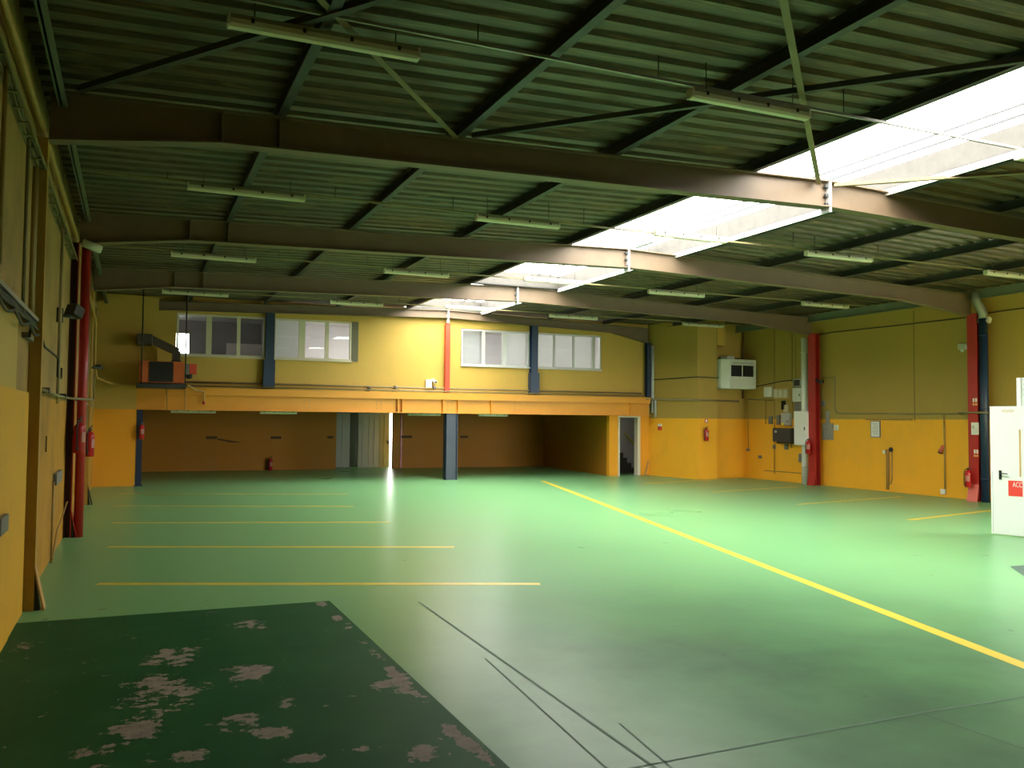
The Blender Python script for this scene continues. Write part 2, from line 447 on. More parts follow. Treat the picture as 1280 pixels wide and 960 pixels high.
for i, (ya, yb) in enumerate(sky_bays):
    z0 = 5.79; z1 = 6.13
    win = bpy.data.objects.new('window_%d' % (i+5), None); C.objects.link(win); win['kind'] = 'structure'
    win.location = ((SKX0+SKX1)/2, (ya+yb)/2, z0); OFF[win.name] = Vector(win.location)
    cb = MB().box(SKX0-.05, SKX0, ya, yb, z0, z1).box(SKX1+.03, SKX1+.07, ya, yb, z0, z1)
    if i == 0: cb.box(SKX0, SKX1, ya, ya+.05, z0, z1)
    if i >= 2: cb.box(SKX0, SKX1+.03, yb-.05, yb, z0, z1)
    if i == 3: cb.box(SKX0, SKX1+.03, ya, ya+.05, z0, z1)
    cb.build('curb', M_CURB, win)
    MB().box(SKX1+.03, SKX1+.06, ya, yb, z0-.105, z0-.012).build('flashing', M_FLASH, win)
    MB().box(SKX1+.035, SKX1+.06, ya, yb, z0-.022, z0+.002).build('seam', M_SEAMD, win)
    if i >= 2: MB().box(SKX0, SKX1+.03, yb-.06, yb-.04, z0-.03, z0-.0).build('seam', M_SEAMD, win)
    xm = (SKX0+SKX1+.06)/2
    gz = MB().add([(SKX0, ya, z1), (xm, ya, z1+.22), (SKX1+.07, ya, z1), (SKX0, yb, z1), (xm, yb, z1+.22), (SKX1+.07, yb, z1)],
                  [(0, 3, 4, 1), (1, 4, 5, 2)])
    gz.build('glazing', M_POLY, win)
    for x in (10.44, 10.80): MB().box(x, x+.03, ya, yb, z1+.01, z1+.04).build('glazing_bar', M_DARKG, win)
    L = bpy.data.lights.new('skylight_portal', 'AREA'); L.shape = 'RECTANGLE'; L.size = SKX1-SKX0+.07; L.size_y = yb-ya
    L.cycles.is_portal = True
    lo = bpy.data.objects.new('skylight_portal', L); C.objects.link(lo); lo.location = (xm, (ya+yb)/2, z1+.3)
gapm = MB()
gapm.box(SKX0-.05, SKX1+.05, -6.3, RY[0]+.14, zdeck(9.0), zdeck(9.0)+.25)
gapm.box(SKX0-.05, SKX1+.05, RY[3]-.14, RY[3]+.14, zdeck(9.0)+.0, zdeck(9.0)+.25)
gapm.box(SKX0-.05, SKX1+.05, YB-.05, 28.9, zdeck(9.0), zdeck(9.0)+.25)
struct('ceiling_ridge', gapm, M_DECK)

# cranked I-section roof beams
def rafter(y, xa, xb, label, right_knee=True):
    def zb(x):
        pts = [(-.95, 4.92), (.87, 5.13), (XRIDGE, 5.355), (18.0, 5.17), (20.45, 4.90)]
        for (a, za), (b, zb_) in zip(pts, pts[1:]):
            if x <= b: return za+(zb_-za)*(x-a)/(b-a)
        return pts[-1][1]
    root = thing('roof_beam', label, 'beam', ((xa+xb)/2, y, zb(XRIDGE)), 'cranked roof beams')
    xs = sorted({xa, xb, *[v for v in (.87, XRIDGE, 18.0) if xa < v < xb]})
    web = [(x, zb(x)+.015) for x in xs] + [(x, zt(x)-.015) for x in reversed(xs)]
    MB().prism(web, 'y', y-.012, y+.012).build('web', M_RAFTER, root)
    MB().prism([(x, zb(x)) for x in xs]+[(x, zb(x)+.02) for x in reversed(xs)], 'y', y-.10, y+.10).build('flange', M_RAFTER, root)
    MB().prism([(x, zt(x)-.02) for x in xs]+[(x, zt(x)) for x in reversed(xs)], 'y', y-.10, y+.10).build('flange', M_RAFTER, root)
    # bolted ridge joint hanging a little below the flange
    MB().box(XRIDGE-.022, XRIDGE+.022, y-.10, y+.10, zb(XRIDGE)-.08, zt(XRIDGE)+.01).build('ridge_plate', M_LGREY, root)
    bm_ = MB()
    for z in (.06, .2, .34):
        bm_.box(XRIDGE-.075, XRIDGE-.02, y-.075, y-.035, zb(XRIDGE)-.04+z, zb(XRIDGE)+z)
    bm_.build('bolt', M_DARKG, root)
    if xa < 0: MB().box(.86, .88, y-.1, y+.1, zb(.87), zb(.87)+.38).build('stiffener', M_RAFTER, root)
    MB().box(1.50, 1.53, y-.1, y+.1, zb(1.5), zt(1.45)-.02).build('stiffener', M_RAFTER, root)
    return root
rafter(RY[1], -.88, 20.45, 'largest and nearest brown roof beam across the view')
rafter(RY[2], -.88, 20.45, 'second brown roof beam from the front, ending on the red and blue right column')
rafter(RY[3], -.88, 20.45, 'third brown roof beam from the front, ending on the red column beside white pipe')
# back frame against the upper wall, shallower, with a knee at the right
root = thing('roof_beam', 'dull olive roof beam along the top of the back wall', 'beam', (9, 28.15, 5.3), 'cranked roof beams')
xs = [.67, XRIDGE, 17.85]
def zlow(x): return zt(x)-.27
MB().prism([(x, zlow(x)) for x in (.67, XRIDGE, 16.3)]+[(17.85, 4.98)]+[(x, zt(x)) for x in reversed(xs)], 'y', 28.14, 28.16).build('web', M_RAFTER, root)
MB().prism([(x, zt(x)-.02) for x in xs]+[(x, zt(x)) for x in reversed(xs)], 'y', 28.05, 28.25).build('flange', M_RAFTER, root)
MB().prism([(.67, zlow(.67)), (XRIDGE, zlow(XRIDGE)), (16.3, zlow(16.3)), (17.85, 4.98), (17.85, 5.0), (16.3, zlow(16.3)+.02), (XRIDGE, zlow(XRIDGE)+.02), (.67, zlow(.67)+.02)], 'y', 28.05, 28.25).build('flange', M_RAFTER, root)
MB().box(XRIDGE-.02, XRIDGE+.02, 28.04, 28.25, zlow(XRIDGE)-.02, zt(XRIDGE)).build('ridge_plate', M_LGREY, root)

# purlins
def purlin(x, label, y0=-6.0, y1=28.2):
    z = zt(x)+.002; h = .155; m = MB()
    m.box(x-.05, x+.05, y0, y1, z, z+.012).box(x-.05, x+.05, y0, y1, z+h-.012, z+h).box(x-.006, x+.006, y0, y1, z+.012, z+h-.012)
    return tag(m.build('roof_purlin', M_PURLIN), label, 'purlin', 'roof purlins')
for x, lab in ((1.52, 'second dark roof purlin from the left wall'), (3.74, 'third dark roof purlin from the left wall'),
               (6.02, 'fourth dark roof purlin from the left wall'), (8.38, 'dark purlin along the left edge of the skylight'),
               (11.32, 'dark purlin along the right edge of the skylight'), (13.66, 'fourth dark roof purlin from the right wall'),
               (15.94, 'third dark roof purlin from the right wall'), (18.16, 'second dark roof purlin from the right wall')):
    purlin(x, lab)
# eave purlins: deep channels with a pale lower lip
for x, s, lab in ((-.78, 1, 'grey channel running along the roof edge above the left wall'), (20.32, -1, 'grey channel running along the roof edge above the right wall')):
    z = 5.40; m = MB()
    y0 = -6 if s > 0 else 10.5
    m.box(x-.02, x+.02, y0, 28.0, z-.08, z+.17)
    m.box(min(x, x+s*.07), max(x, x+s*.07), y0, 28.0, z-.08, z-.06)
    tag(m.build('eave_channel', paint('eave_grey', (.16, .18, .13), .5)), lab, 'purlin')

# bracing between the nearest frames
def brace(a, b, m, label, r=.035):
    a, b = Vector(a), Vector(b); t = (b-a).normalized(); n = Vector((-t.y, t.x, 0))
    mb = MB().bar(a, b, .07, .008).bar(a+n*.031+Vector((0, 0, .03)), b+n*.031+Vector((0, 0, .03)), .008, .06)
    return tag(mb.build('roof_brace', m), label, 'brace', 'diagonal roof braces')
Y0, Y1 = RY[0]+.1, RY[1]-.1
zz = 5.58
brace((-.75, Y0, zz-.06), (3.68, Y1, zz), M_BRACE_LIT, 'khaki diagonal roof brace crossing behind the left nearest light')
brace((3.74, Y0, zz-.02), (-.6, Y1, zz-.1), M_BRACE_SHADE, 'dark diagonal roof brace above the left nearest light')
brace((3.74, Y0, zz), (9.6, Y1, zz+.1), M_BRACE_LIT, 'pale khaki diagonal roof brace running to the ridge joint')
brace((9.6, Y0, zz+.13), (3.9, Y1, zz+.03), M_BRACE_SHADE, 'dark diagonal roof brace right of the centre, crossing the pale one')
brace((9.9, Y1, zz+.1), (15.8, Y0, zz-.02), M_BRACE_LIT, 'brace leaving the ridge joint to the right below the skylight')

# ------------------------------------------------------------------ columns on the sides
def guard(side, x, y, m, w=.22, h=.42, d=.26):   # sloping plate with open sides at the foot
    s = side; g = MB()
    g.prism([(x, h), (x+s*d, 0), (x+s*d-s*.02, 0), (x-s*.0, h-.06)], 'y', y-w/2, y+w/2)
    return g
def icolumn(name, side, x, y, z1, m_front, m_web, m_guard, label, guard_d=.24, dep=.2, yo=0, hw=.09, fill=False):
    y += yo; s = side; root = thing(name, label, 'column', (x-s*dep/2, y, 0), 'steel wall columns')
    xa = x-s*dep
    MB().box(min(x, x-s*.015), max(x, x-s*.015), y-hw, y+hw, 0, z1).build('flange', m_front, root)
    MB().box(min(xa, xa+s*.015), max(xa, xa+s*.015), y-hw, y+hw, 0, z1).build('flange', m_web, root)
    MB().box(min(x-s*.015, xa+s*.015), max(x-s*.015, xa+s*.015), y-(hw-.004 if fill else .006), y+(hw-.004 if fill else .006), 0, z1).build('web', m_web, root)
    if m_guard:
        guard(s, x, y, m_guard, 2*hw+.01, .45, guard_d).build('foot_guard', m_guard, root)
        MB().prism([(x, .38), (x+s*(guard_d-.05), 0), (x, 0)], 'y', y-hw*.9, y+hw*.9).build('foot_shade', M_BLACK, root)  # shade under the open guard, put in as a solid black wedge
    return root
icolumn('steel_column', 1, -.88, RY[1], 4.95, M_OCHRE, M_OCHRE, M_WOOD, 'ochre painted column on the left wall nearest the viewer', guard_d=.10, dep=.115, fill=True)
icolumn('steel_column', 1, -.88, RY[2], 4.95, M_RED, paint('column_red_shaded', (.06, .008, .006), .5), M_RED, 'red column on the left wall', guard_d=.10, dep=.115)  # web colour is the red with its shade painted in
icolumn('steel_column', 1, -.88, RY[3], 4.95, M_OCHRE, M_OCHRE, M_BLACK, 'ochre column on the left wall beside the far pier', guard_d=.10, dep=.115, fill=True)
icolumn('steel_column', -1, 20.32, RY[2], 4.95, M_RED, M_RED, M_PINK, 'red column with signs and blue downpipe on the right wall', guard_d=.09, yo=-.12, hw=.145)
icolumn('steel_column', -1, 20.32, RY[3], 4.95, M_RED, M_RED, M_RED, 'red column beside the white downpipe on the right wall', guard_d=.07, yo=-.14, hw=.16)
# pipes standing beside them
def downpipe(x, y, r, z0, z1, m, label, elbow=None, elbow_m=None):
    root = thing('downpipe', label, 'pipe', (x, y, z0))
    MB().tube([(x, y, z0), (x, y, z1)], r, 16).build('pipe', m, root)
    for z in (z0+.6, (z0+z1)/2, z1-.5): MB().lathe((x, y, z), [(r+.002, -.02), (r+.012, -.02), (r+.012, .02), (r+.002, .02)], 16).build('pipe_clamp', m, root)
    if elbow: MB().tube(elbow, r*1.05, 14).build('elbow', elbow_m, root)
    return root
yb = RY[2]-.385
downpipe(20.42, yb, .105, 0, 4.85, M_BLUE, 'dark blue downpipe beside the red column near the white door',
         [(20.42, yb, 4.8), (20.42, yb, 4.95), (20.36, yb+.05, 5.12), (20.30, yb+.1, 5.25), (20.30, yb+.1, 5.5)], M_GALV)
downpipe(20.46, RY[3]+.33, .11, 0, 4.85, paint('pvc_white', (.93, .93, .88), .35, 0, .03), 'white downpipe beside the red column and the fuse boxes')
downpipe(17.975, 28.0, .055, 2.35, 4.9, M_LGREY, 'thin grey downpipe at the corner beside the blue black column')
# the tall red pipe column of the left wall is the flange above; a thin red standpipe runs beside it
tag(tube([(-.775, RY[2]+.02, .0), (-.775, RY[2]+.02, 4.88)], .075, 16).build('standpipe', M_RED), 'round red standpipe running up the red column on the left wall', 'pipe')

# ------------------------------------------------------------------ mezzanine edge
root = thing('mezzanine_beam', 'long orange steel beam carrying the mezzanine along the back', 'beam', (8.9, 28.0, 2.24))
x0, x1 = .12, 17.80
MB().box(x0, x1, 27.88, 28.12, 2.24, 2.27).build('flange', M_BEAM, root)
MB().box(x0, x1, 27.88, 28.12, 2.70, 2.92).build('flange', M_BEAM, root)
MB().box(x0, x1, 27.99, 28.01, 2.27, 2.70).build('web', M_BEAM, root)
for x in (8.05, 8.20, 9.62, 10.16, 11.38, 16.95):
    MB().box(x-.012, x+.012, 27.88, 27.99, 2.27, 2.70).build('stiffener', M_BEAM, root)
b = MB()
for x in (5.0, 5.18, 7.35, 7.5, 9.8, 9.98, 12.3, 12.5):
    for z in (2.38, 2.52, 2.60): b.lathe((x, 27.975, z), [(.016, 0), (.016, .015)], 6, 'y')
b.build('bolt', M_PIPEG, root)
def post(name, x0, x1, y0, y1, z0, z1, m, label, plates=True):
    root = thing(name, label, 'column', ((x0+x1)/2, (y0+y1)/2, z0))
    t = .02
    MB().box(x0, x1, y0, y0+t, z0, z1).build('flange', m, root)
    MB().box(x0, x1, y1-t, y1, z0, z1).build('flange', m, root)
    MB().box((x0+x1)/2-.008, (x0+x1)/2+.008, y0+t, y1-t, z0, z1).build('web', m, root)
    if plates: MB().box(x0-.03, x1+.03, y0-.03, y1+.02, z0, z0+.03).build('base_plate', m, root)
    return root
zc = 2.95
post('steel_post', 17.74, 17.90, 28.0, 28.18, zc, 4.99, M_NAVY, 'thin blue black post at the right end of the upper back wall', False)
lp = post('steel_post', 3.80, 4.06, 28.06, 28.29, zc, zlow(3.9), M_BLUE, 'dark blue post between the two left office windows')
MB().box(3.74, 4.09, 28.03, 28.28, zc, 3.85).build('sleeve', M_BLUE, lp)
rt = post('steel_post', 12.98, 13.22, 28.06, 28.29, zc, zlow(13.1), M_BLUE, 'dark blue post between the two right office windows')
MB().box(12.94, 13.27, 28.03, 28.28, zc, 3.72).build('sleeve', M_BLUE, rt)
rt = thing('steel_post', 'slim bright red post on the mezzanine edge under the skylight', 'column', (9.84, 28.2, zc))
MB().box(9.76, 9.92, 28.1, 28.25, zc, 5.28).build('shaft', M_REDB, rt)
MB().lathe((9.84, 28.17, 5.28), [(.085, 0), (.05, .05), (.02, .08)], 12).build('cap', M_REDB, rt)
MB().box(9.80, 9.88, 28.1, 28.2, 5.34, 5.62).build('head_plate', M_WHITE, rt)
rt = thing('support_column', 'dark blue steel column standing on the floor under the mezzanine beam', 'column', (9.93, 28, 0))
MB().box(9.73, 9.75, 27.84, 28.16, 0, 2.24).build('flange', M_BLUE, rt)
MB().box(10.11, 10.13, 27.84, 28.16, 0, 2.24).build('flange', M_BLUE, rt)
MB().box(9.75, 10.11, 27.91, 27.93, 0, 2.24).build('web', paint('blue_web_lit', (.045, .06, .085), .5, 0, .3, 3), rt)  # web colour lightened to look lit against the dark flanges
post('support_column', .14, .30, 27.9, 28.1, 0, 2.24, M_NAVY, 'dark blue steel column against the left pier under the beam')
# conduits on top of the mezzanine edge
tag(tube([(.15, 27.93, 2.98), (17.6, 27.93, 2.98)], .022).build('conduit', M_PIPEG), 'upper olive conduit along the top of the orange beam', 'pipe')
tag(tube([(.15, 28.2, 3.10), (17.6, 28.2, 3.08)], .03).build('conduit', M_PIPEG), 'thicker olive conduit along the foot of the upper back wall', 'pipe')

# ------------------------------------------------------------------ office behind the upper windows
OY = YB+.15
M_GREYROOM = wall_paint('office_grey', (.25, .25, .27), (.25, .25, .27), 9, stain=(.2, .2, .2), amt=.1, blocks=False)
struct('wall_office_end', MB().box(-1.2, 1.36, 35.0, 35.2, 2.92, 5.75).box(1.36, 1.92, 35.0, 35.2, 2.92, 4.3).box(1.36, 1.92, 35.0, 35.2, 5.2, 5.75)
       .box(1.92, 4.7, 35.0, 35.2, 2.92, 5.75), M_GREYROOM)
struct('wall_office_back', MB().box(4.7, 11.5, 35.0, 35.2, 2.92, 5.75).box(11.5, 12.7, 35.0, 35.2, 2.92, 4.2).box(11.5, 12.7, 35.0, 35.2, 5.25, 5.75)
       .box(12.7, 18, 35.0, 35.2, 2.92, 5.75), M_WHITE_WALL)
struct('wall_office_left', box(-1.2, -1.0, OY, 35.2, 2.92, 5.75), M_GREYROOM)
struct('wall_office_inner', box(4.55, 4.6, 29.2, 35.0, 2.92, 5.75), M_GREYROOM)
struct('ceiling_office_left', box(-1.0, 4.6, 28.95, 35.0, 5.70, 5.745), M_GREYROOM)
struct('wall_office_right', box(17.6, 17.97, OY, 35.2, 2.92, 5.75), M_WHITE_WALL)
struct('wall_office_partition', MB().box(4.6, 4.75, 29.2, 35.0, 2.92, 5.75), M_WHITE_WALL)
tag(MB().box(3.1, 4.54, 33.2, 33.25, 2.92, 4.75).build('office_partition_screen', M_WHITE_WALL), 'pale low partition inside the left office window', 'partition')
for (x, y, lab) in ((8.2, 31.5, 'lit ceiling tube in the office behind second window from left'), (13.5, 31.5, 'lit ceiling tube in the office behind the right windows')):
    rt = thing('office_light', lab, 'light', (x, y, 5.62))
    MB().box(x-.75, x+.75, y-.12, y+.12, 5.66, 5.69 if x < 3 else 5.75).build('housing', M_WHITE, rt)
    MB().box(x-.72, x+.72, y-.1, y+.1, 5.63, 5.66).build('diffuser', M_LIT if x > 3 else M_WHITE, rt)
for k, (x0, x1, y, lab) in enumerate(((4.12, 4.92, 28.52, 'pale panel behind the left pane of the second window'), (12.0, 12.93, 28.52, 'pale pinkish panel behind third pane of the third window'),
                        (13.25, 15.6, 28.52, 'white panel behind the three panes of the rightmost window'), (10.45, 11.2, 28.62, 'pale panel behind the first pane of the third window'))):
    tag(MB().box(x0, x1, y, y+.02, 3.85, 5.3).build('window_screen', M_FROST), lab, 'screen')

# windows: frames, panes
def window(n, x0, x1, z0, z1, stiles, m, ztop2=None):
    y = YB-.02; root = bpy.data.objects.new('window_%d' % n, None); C.objects.link(root); root['kind'] = 'structure'
    root.location = ((x0+x1)/2, y, z0); OFF[root.name] = Vector(root.location)
    t = .055
    MB().box(x0, x1, y, y+.1, z0, z0+t).box(x0, x1, y, y+.1, z1-t, z1).box(x0, x0+t, y, y+.1, z0+t, z1-t).box(x1-t, x1, y, y+.1, z0+t, z1-t).build('window_frame', m, root)
    xs = [x0+t]
    for a, w in stiles:
        MB().box(a-w/2, a+w/2, y+.01, y+.08, z0+t, z1-t).build('mullion', m, root)
        xs += [a-w/2, a+w/2]
    xs.append(x1-t)
    for a, b in zip(xs[::2], xs[1::2]):
        MB().box(a, b, y+.05, y+.056, z0+t, z1-t).build('pane', M_GLASS, root)
    MB().box(x0-.03, x1+.03, y-.05, y+.02, z0-.04, z0).build('window_sill', m, root)
    return root
window(1, 1.19, 3.80, 3.92, 5.20, [(2.12, .16), (3.0, .10), (2.24, .04)][:2], M_FRAME)
window(2, 4.06, 6.55, 3.92, 5.20, [(4.95, .20), (5.75, .12)], M_FRAME)
struct('trim_11', box(6.55, 6.78, YB-.02, YB+.12, 3.90, 5.22), paint('dark_reveal', (.12, .11, .06), .6))
window(3, 10.39, 12.98, 3.92, 5.18, [(11.22, .12), (12.02, .14)], M_FRAMEA)
window(4, 13.22, 15.90, 3.92, 5.18, [(13.98, .07), (14.77, .07), (15.60, .10)], M_FRAMEA)

# ------------------------------------------------------------------ back door opening with its sliding leaves
struct('wall_corridor', MB().box(7.0, 7.6, YBW+.2, 37.0, 0, 2.30).box(7.0, 9.6, 36.9, 37.0, 0, 2.30), paint('corridor_shade', (.06, .06, .05), .7))  # dark wall closing the gap: blocks daylight, shade put into its colour
d = bpy.data.objects.new('door_3', None); C.objects.link(d); d['kind'] = 'structure'; d.location = (8, 36.2, 0); OFF[d.name] = Vector(d.location)
MB().box(7.66, 8.02, 36.1, 36.16, .02, 2.28).build('door_panel', M_GREYP, d)
MB().box(8.03, 8.36, 36.1, 36.16, .02, 2.28).build('door_panel', M_GREYP, d)
d = bpy.data.objects.new('door_4', None); C.objects.link(d); d['kind'] = 'structure'; d.location = (9.3, 36.1, 0); OFF[d.name] = Vector(d.location)
lf = MB().box(8.74, 10.09, 36.2, 36.26, 0.0, 2.30)
lf.build('door_leaf', M_GREYP, d)
r_ = MB()
for x in (8.92, 9.2, 9.42, 9.68, 9.86): r_.box(x-.012, x+.012, 36.185, 36.2, .1, 2.2)
r_.build('rib', M_GREYP, d)
MB().box(9.98, 10.06, 36.13, 36.2, 1.0, 1.12).build('handle', M_BLACK, d)
struct('trim_12', box(10.28, 10.34, YBW-.03, YBW, 0, 2.3), M_RED)

# stair well behind the white framed doorway
d = bpy.data.objects.new('door_2', None); C.objects.link(d); d['kind'] = 'structure'; d.location = (17.1, YB-.06, 0); OFF[d.name] = Vector(d.location)
fr = MB().box(SX0-.04, SX0+.02, YB-.09, YB+.16, 0, SZ+.04).box(SX1-.08, SX1+.04, YB-.09, YB+.16, 0, SZ+.04).box(SX0+.02, SX1-.08, YB-.09, YB+.16, SZ-.02, SZ+.04)
fr.build('door_frame', M_CREAM, d)
struct('wall_stairwell', MB().box(19.9, 20.0, YB+.17, 31.3, 0, 2.29).box(16.72, 19.9, 31.2, 31.3, 0, 2.29), M_STAIRWALL)
st = thing('staircase', 'dark stairs climbing to the left behind the white framed doorway', 'stairs', (17.3, 30.0, 0))
for i, px in enumerate((795, 789.5, 784.5, 780)):
    x1 = at(px, 585, 'y', 29.6).x; xa = 16.78
    MB().box(xa, x1, 29.6+.02*i, 31.15, i*.2, (i+1)*.2).build('step', M_STEP, st)
rt = thing('stair_fill_lamp', 'added unseen fill lamp on the ceiling of the stairwell behind the white framed doorway', 'light', (17.9, 30.2, 2.2))  # added lamp, kept out of sight, to brighten the stairwell
MB().lathe((17.9, 30.2, 2.24), [(.10, 0), (.14, .02), (.14, .06)], 20).build('fill_lamp_body', emit('stair_fill_glow', (1, .95, .85), 14), rt)
rt = thing('handrail', 'yellow handrail sloping down the grey stairwell wall', 'handrail', (17.4, 31.1, .8))
p, q = at(781, 541, 'y', 31.1), at(803, 568, 'y', 31.1)
MB().tube([p, q], .035, 8).build('rail', M_RAIL, rt)
for f in (.15, .85):
    c = p.lerp(q, f); MB().tube([c, (c.x, 31.2, c.z-.04)], .012, 6).build('rail_bracket', M_RAIL, rt)
p = at(808, 589, 'y', YB-.1)
tag(MB().prism([(p.x-.1, 0), (p.x-.04, 0), (p.x+.1, .55), (p.x+.05, .55)], 'y', YB-.16, YB-.1).build('leaning_board', M_WOOD), 'small orange board leaning on the wall right of the stair door', 'board')

# ------------------------------------------------------------------ white door and gate leaf at the right
def quad_prism(p, q, th, z0, z1):                # vertical slab along p-q
    p, q = Vector((p[0], p[1], 0)), Vector((q[0], q[1], 0)); t = (q-p).normalized(); n = Vector((-t.y, t.x, 0))*th/2
    return [(v.x, v.y) for v in (p-n, q-n, q+n, p+n)]
M_DOORW = paint('door_white', (.86, .86, .84), .4, 0, .04)
dp, dq = Vector((14.53, 11.24, 0)), Vector((14.75, 10.42, 0))
dt = (dq-dp).normalized(); dn = Vector((dt.y, -dt.x, 0))     # dn points into the hall, toward the viewer
if dn.x > 0: dn = -dn
d = bpy.data.objects.new('door_1', None); C.objects.link(d); d['kind'] = 'structure'; d.location = (14.64, 10.83, 0); OFF[d.name] = Vector(d.location)
def door_s(px, py):                               # where a sight line meets the door face: distance along it and height
    dirv = _fw + RT*((px-640)/FPX) - UP*((py-480)/FPX)
    o = dp+dn*.025; t = (o-CAM).dot(dn)/dirv.dot(dn); w = CAM+dirv*t-o
    return w.dot(dt), w.z
_, dz = door_s(1243, 508)
MB().prism(quad_prism(dp, dq, .05, 0, 0), 'z', .02, dz).build('door_leaf', M_DOORW, d, bevel=.004)
def on_door(s, z, out): return dp+dt*s+dn*(.025+out)+Vector((0, 0, z))
def door_box(s0, s1, z0, z1, th): 
    c = on_door((s0+s1)/2, (z0+z1)/2, th/2)
    return MB().obox(c, dt*(s1-s0)/2, dn*th/2, Vector((0, 0, (z1-z0)/2)))
s, z = door_s(1250.5, 593.5)
door_box(s-.025, s+.025, z-.085, z+.08, .012).build('handle_plate', M_BLACK, d, bevel=.005)
MB().tube([on_door(s, z+.03, .01), on_door(s, z+.03, .05), on_door(s+.14, z+.025, .05)], .010, 8).build('door_handle', M_BLACK, d)
s0, z1 = door_s(1260.3, 600.5); s1, z0 = door_s(1278.5, 621)
sg = door_box(s0, s1, z0, z1, .004).build('warning_sign', paint('sign_red', (.80, .055, .04), .5, 0, .03), d)
def text(body, parent, loc, xdir, zdir, size, m, name='lettering', xs=1):
    cu = bpy.data.curves.new(name, 'FONT'); cu.body = body; cu.size = size; cu.extrude = .0008; cu.materials.append(m)
    o = bpy.data.objects.new(name, cu); C.objects.link(o)
    x, z_ = Vector(xdir).normalized(), Vector(zdir).normalized(); y_ = z_.cross(x)  # face normal of the text = x cross up
    nrm = x.cross(z_)
    mt = Matrix((x*xs, z_, nrm)).transposed().to_4x4(); mt.translation = Vector(loc)-OFF.get(parent.name, Vector())
    o.parent = parent; o.matrix_local = mt; return o
sa, za = door_s(1266, 607)
tsz = (z1-z0)*.46
tx = text('ACC\u00c8S', d, on_door(sa, z1-(z1-z0)*.40, .006), dt, (0, 0, 1), tsz, M_WHITE, 'lettering', .62)
s0, z1 = door_s(1273.8, 537); s1, z0 = door_s(1276.6, 596)
door_box(s0, s1, z0, z1, .01).build('tan_strip', M_TAN, d)
s0, zc_ = door_s(1252, 514); s1, _ = door_s(1267, 514)
text('FERMER', d, on_door(s0, zc_-.02, .003), dt, (0, 0, 1), .062, M_TAN)
for zz_ in (.35, 1.1, 1.85):
    s0, _ = door_s(1243.8, 640)
    pass
door_box(.03, .036, .05, 1.15, .003).build('edge_seal', M_LGREY, d)
gp, gq = at(1278.2, 671, 'z', 0)+Vector((-.03, 0, 0)), Vector((14.66, 9.6, 0))
g_ = bpy.data.objects.new('door_5', None); C.objects.link(g_); g_['kind'] = 'structure'; g_.location = (gp.x, gp.y, 0); OFF[g_.name] = Vector(g_.location)
gz = 2.86
MB().prism(quad_prism(gp, gq, .05, 0, 0), 'z', .02, gz).build('gate_leaf', M_DOORW, g_)
MB().prism(quad_prism(gp-Vector((.02, 0, 0)), gp+(gq-gp).normalized()*.08-Vector((.02, 0, 0)), .09, 0, 0), 'z', .02, gz).build('gate_frame', M_DOORW, g_)

# ------------------------------------------------------------------ ceiling lights
def batten(x0, x1, y, z, label, proto=[None]):
    if proto[0] is None:
        rt = thing('batten_light', label, 'light', (0, 0, 0), 'fluorescent battens under the roof')
        MB().box(-.80, .80, -.045, .045, .045, .09).build('housing', M_LAMPB, rt, bevel=.008)
        pr = [(-.055, .045), (-.055, .0), (-.035, -.03), (.035, -.03), (.055, .0), (.055, .045)]
        MB().prism(pr, 'x', -.81, .81).build('diffuser', M_LAMP, rt, bevel=.006)
        for e in (-.815, .795): MB().box(e, e+.02, -.058, .058, -.02, .08).build('end_cap', M_CREAM, rt)
        for cx in (-.62, -.2, .2, .62): MB().box(cx-.014, cx+.014, -.062, -.054, .02, .06).build('clip', M_BLACK, rt)
        for cx in (-.6, .6): MB().tube([(cx, 0, .085), (cx, 0, .42)], .006, 6).build('hanger', M_CABLE, rt)
        proto[0] = rt; o = rt
    else:
        o = copy_tree(proto[0]); o['label'] = label
    o.location = ((x0+x1)/2, y, z); s = (x1-x0)/1.62; o.scale = (s, 1, 1)
rows = {1: 7.80, 2: 13.72, 3: 19.60, 4: 25.55}
nm = {1: 'nearest', 2: 'second', 3: 'third', 4: 'farthest'}
for r in (1, 2, 3, 4):
    y = rows[r]
    for c, x0, x1 in (('left', .68, 2.40), ('centre left', 5.28, 6.85), ('skylight', 8.85, 10.45), ('centre right', 12.45, 14.2), ('right', 17.65, 19.35)):
        if r == 1 and c in ('right', 'centre right'): continue
        if r == 1 and c == 'skylight': x0, x1 = 10.3, 11.9
        z = 5.43 if c != 'skylight' else 5.50
        if r == 1: z = 5.42
        lab = {'left': 'batten light in %s row, closest to the left wall' % nm[r], 'centre left': 'batten light in %s row, just left of the skylight' % nm[r],
               'skylight': 'batten light in %s row, crossing under the skylight' % nm[r], 'centre right': 'batten light in %s row, just right of the skylight' % nm[r],
               'right': 'batten light in %s row, closest to the right wall' % nm[r]}[c]
        batten(x0, x1, y if r > 1 else y-(.28 if c != 'left' else .0), z, lab)
    # cable rail
    yy = y-.02 if r > 1 else 7.42
    rt = thing('cable_rail', 'thin cable rail carrying the %s row of roof lights' % nm[r], 'rail', (9, yy, 5.6), 'light cable rails')
    xe = 20.2 if r > 1 else 14.7
    MB().box(-.9, xe, yy+.10, yy+.13, 5.53, 5.56).build('rail', M_GALV if r == 1 else M_PIPEG, rt)
    for x in (.4, 2.9, 4.9, 7.4, 12.2, 14.5):
        MB().tube([(x, yy+.115, 5.55), (x, yy+.115, zdeck(x))], .007, 6).build('hanger', M_CABLE, rt)
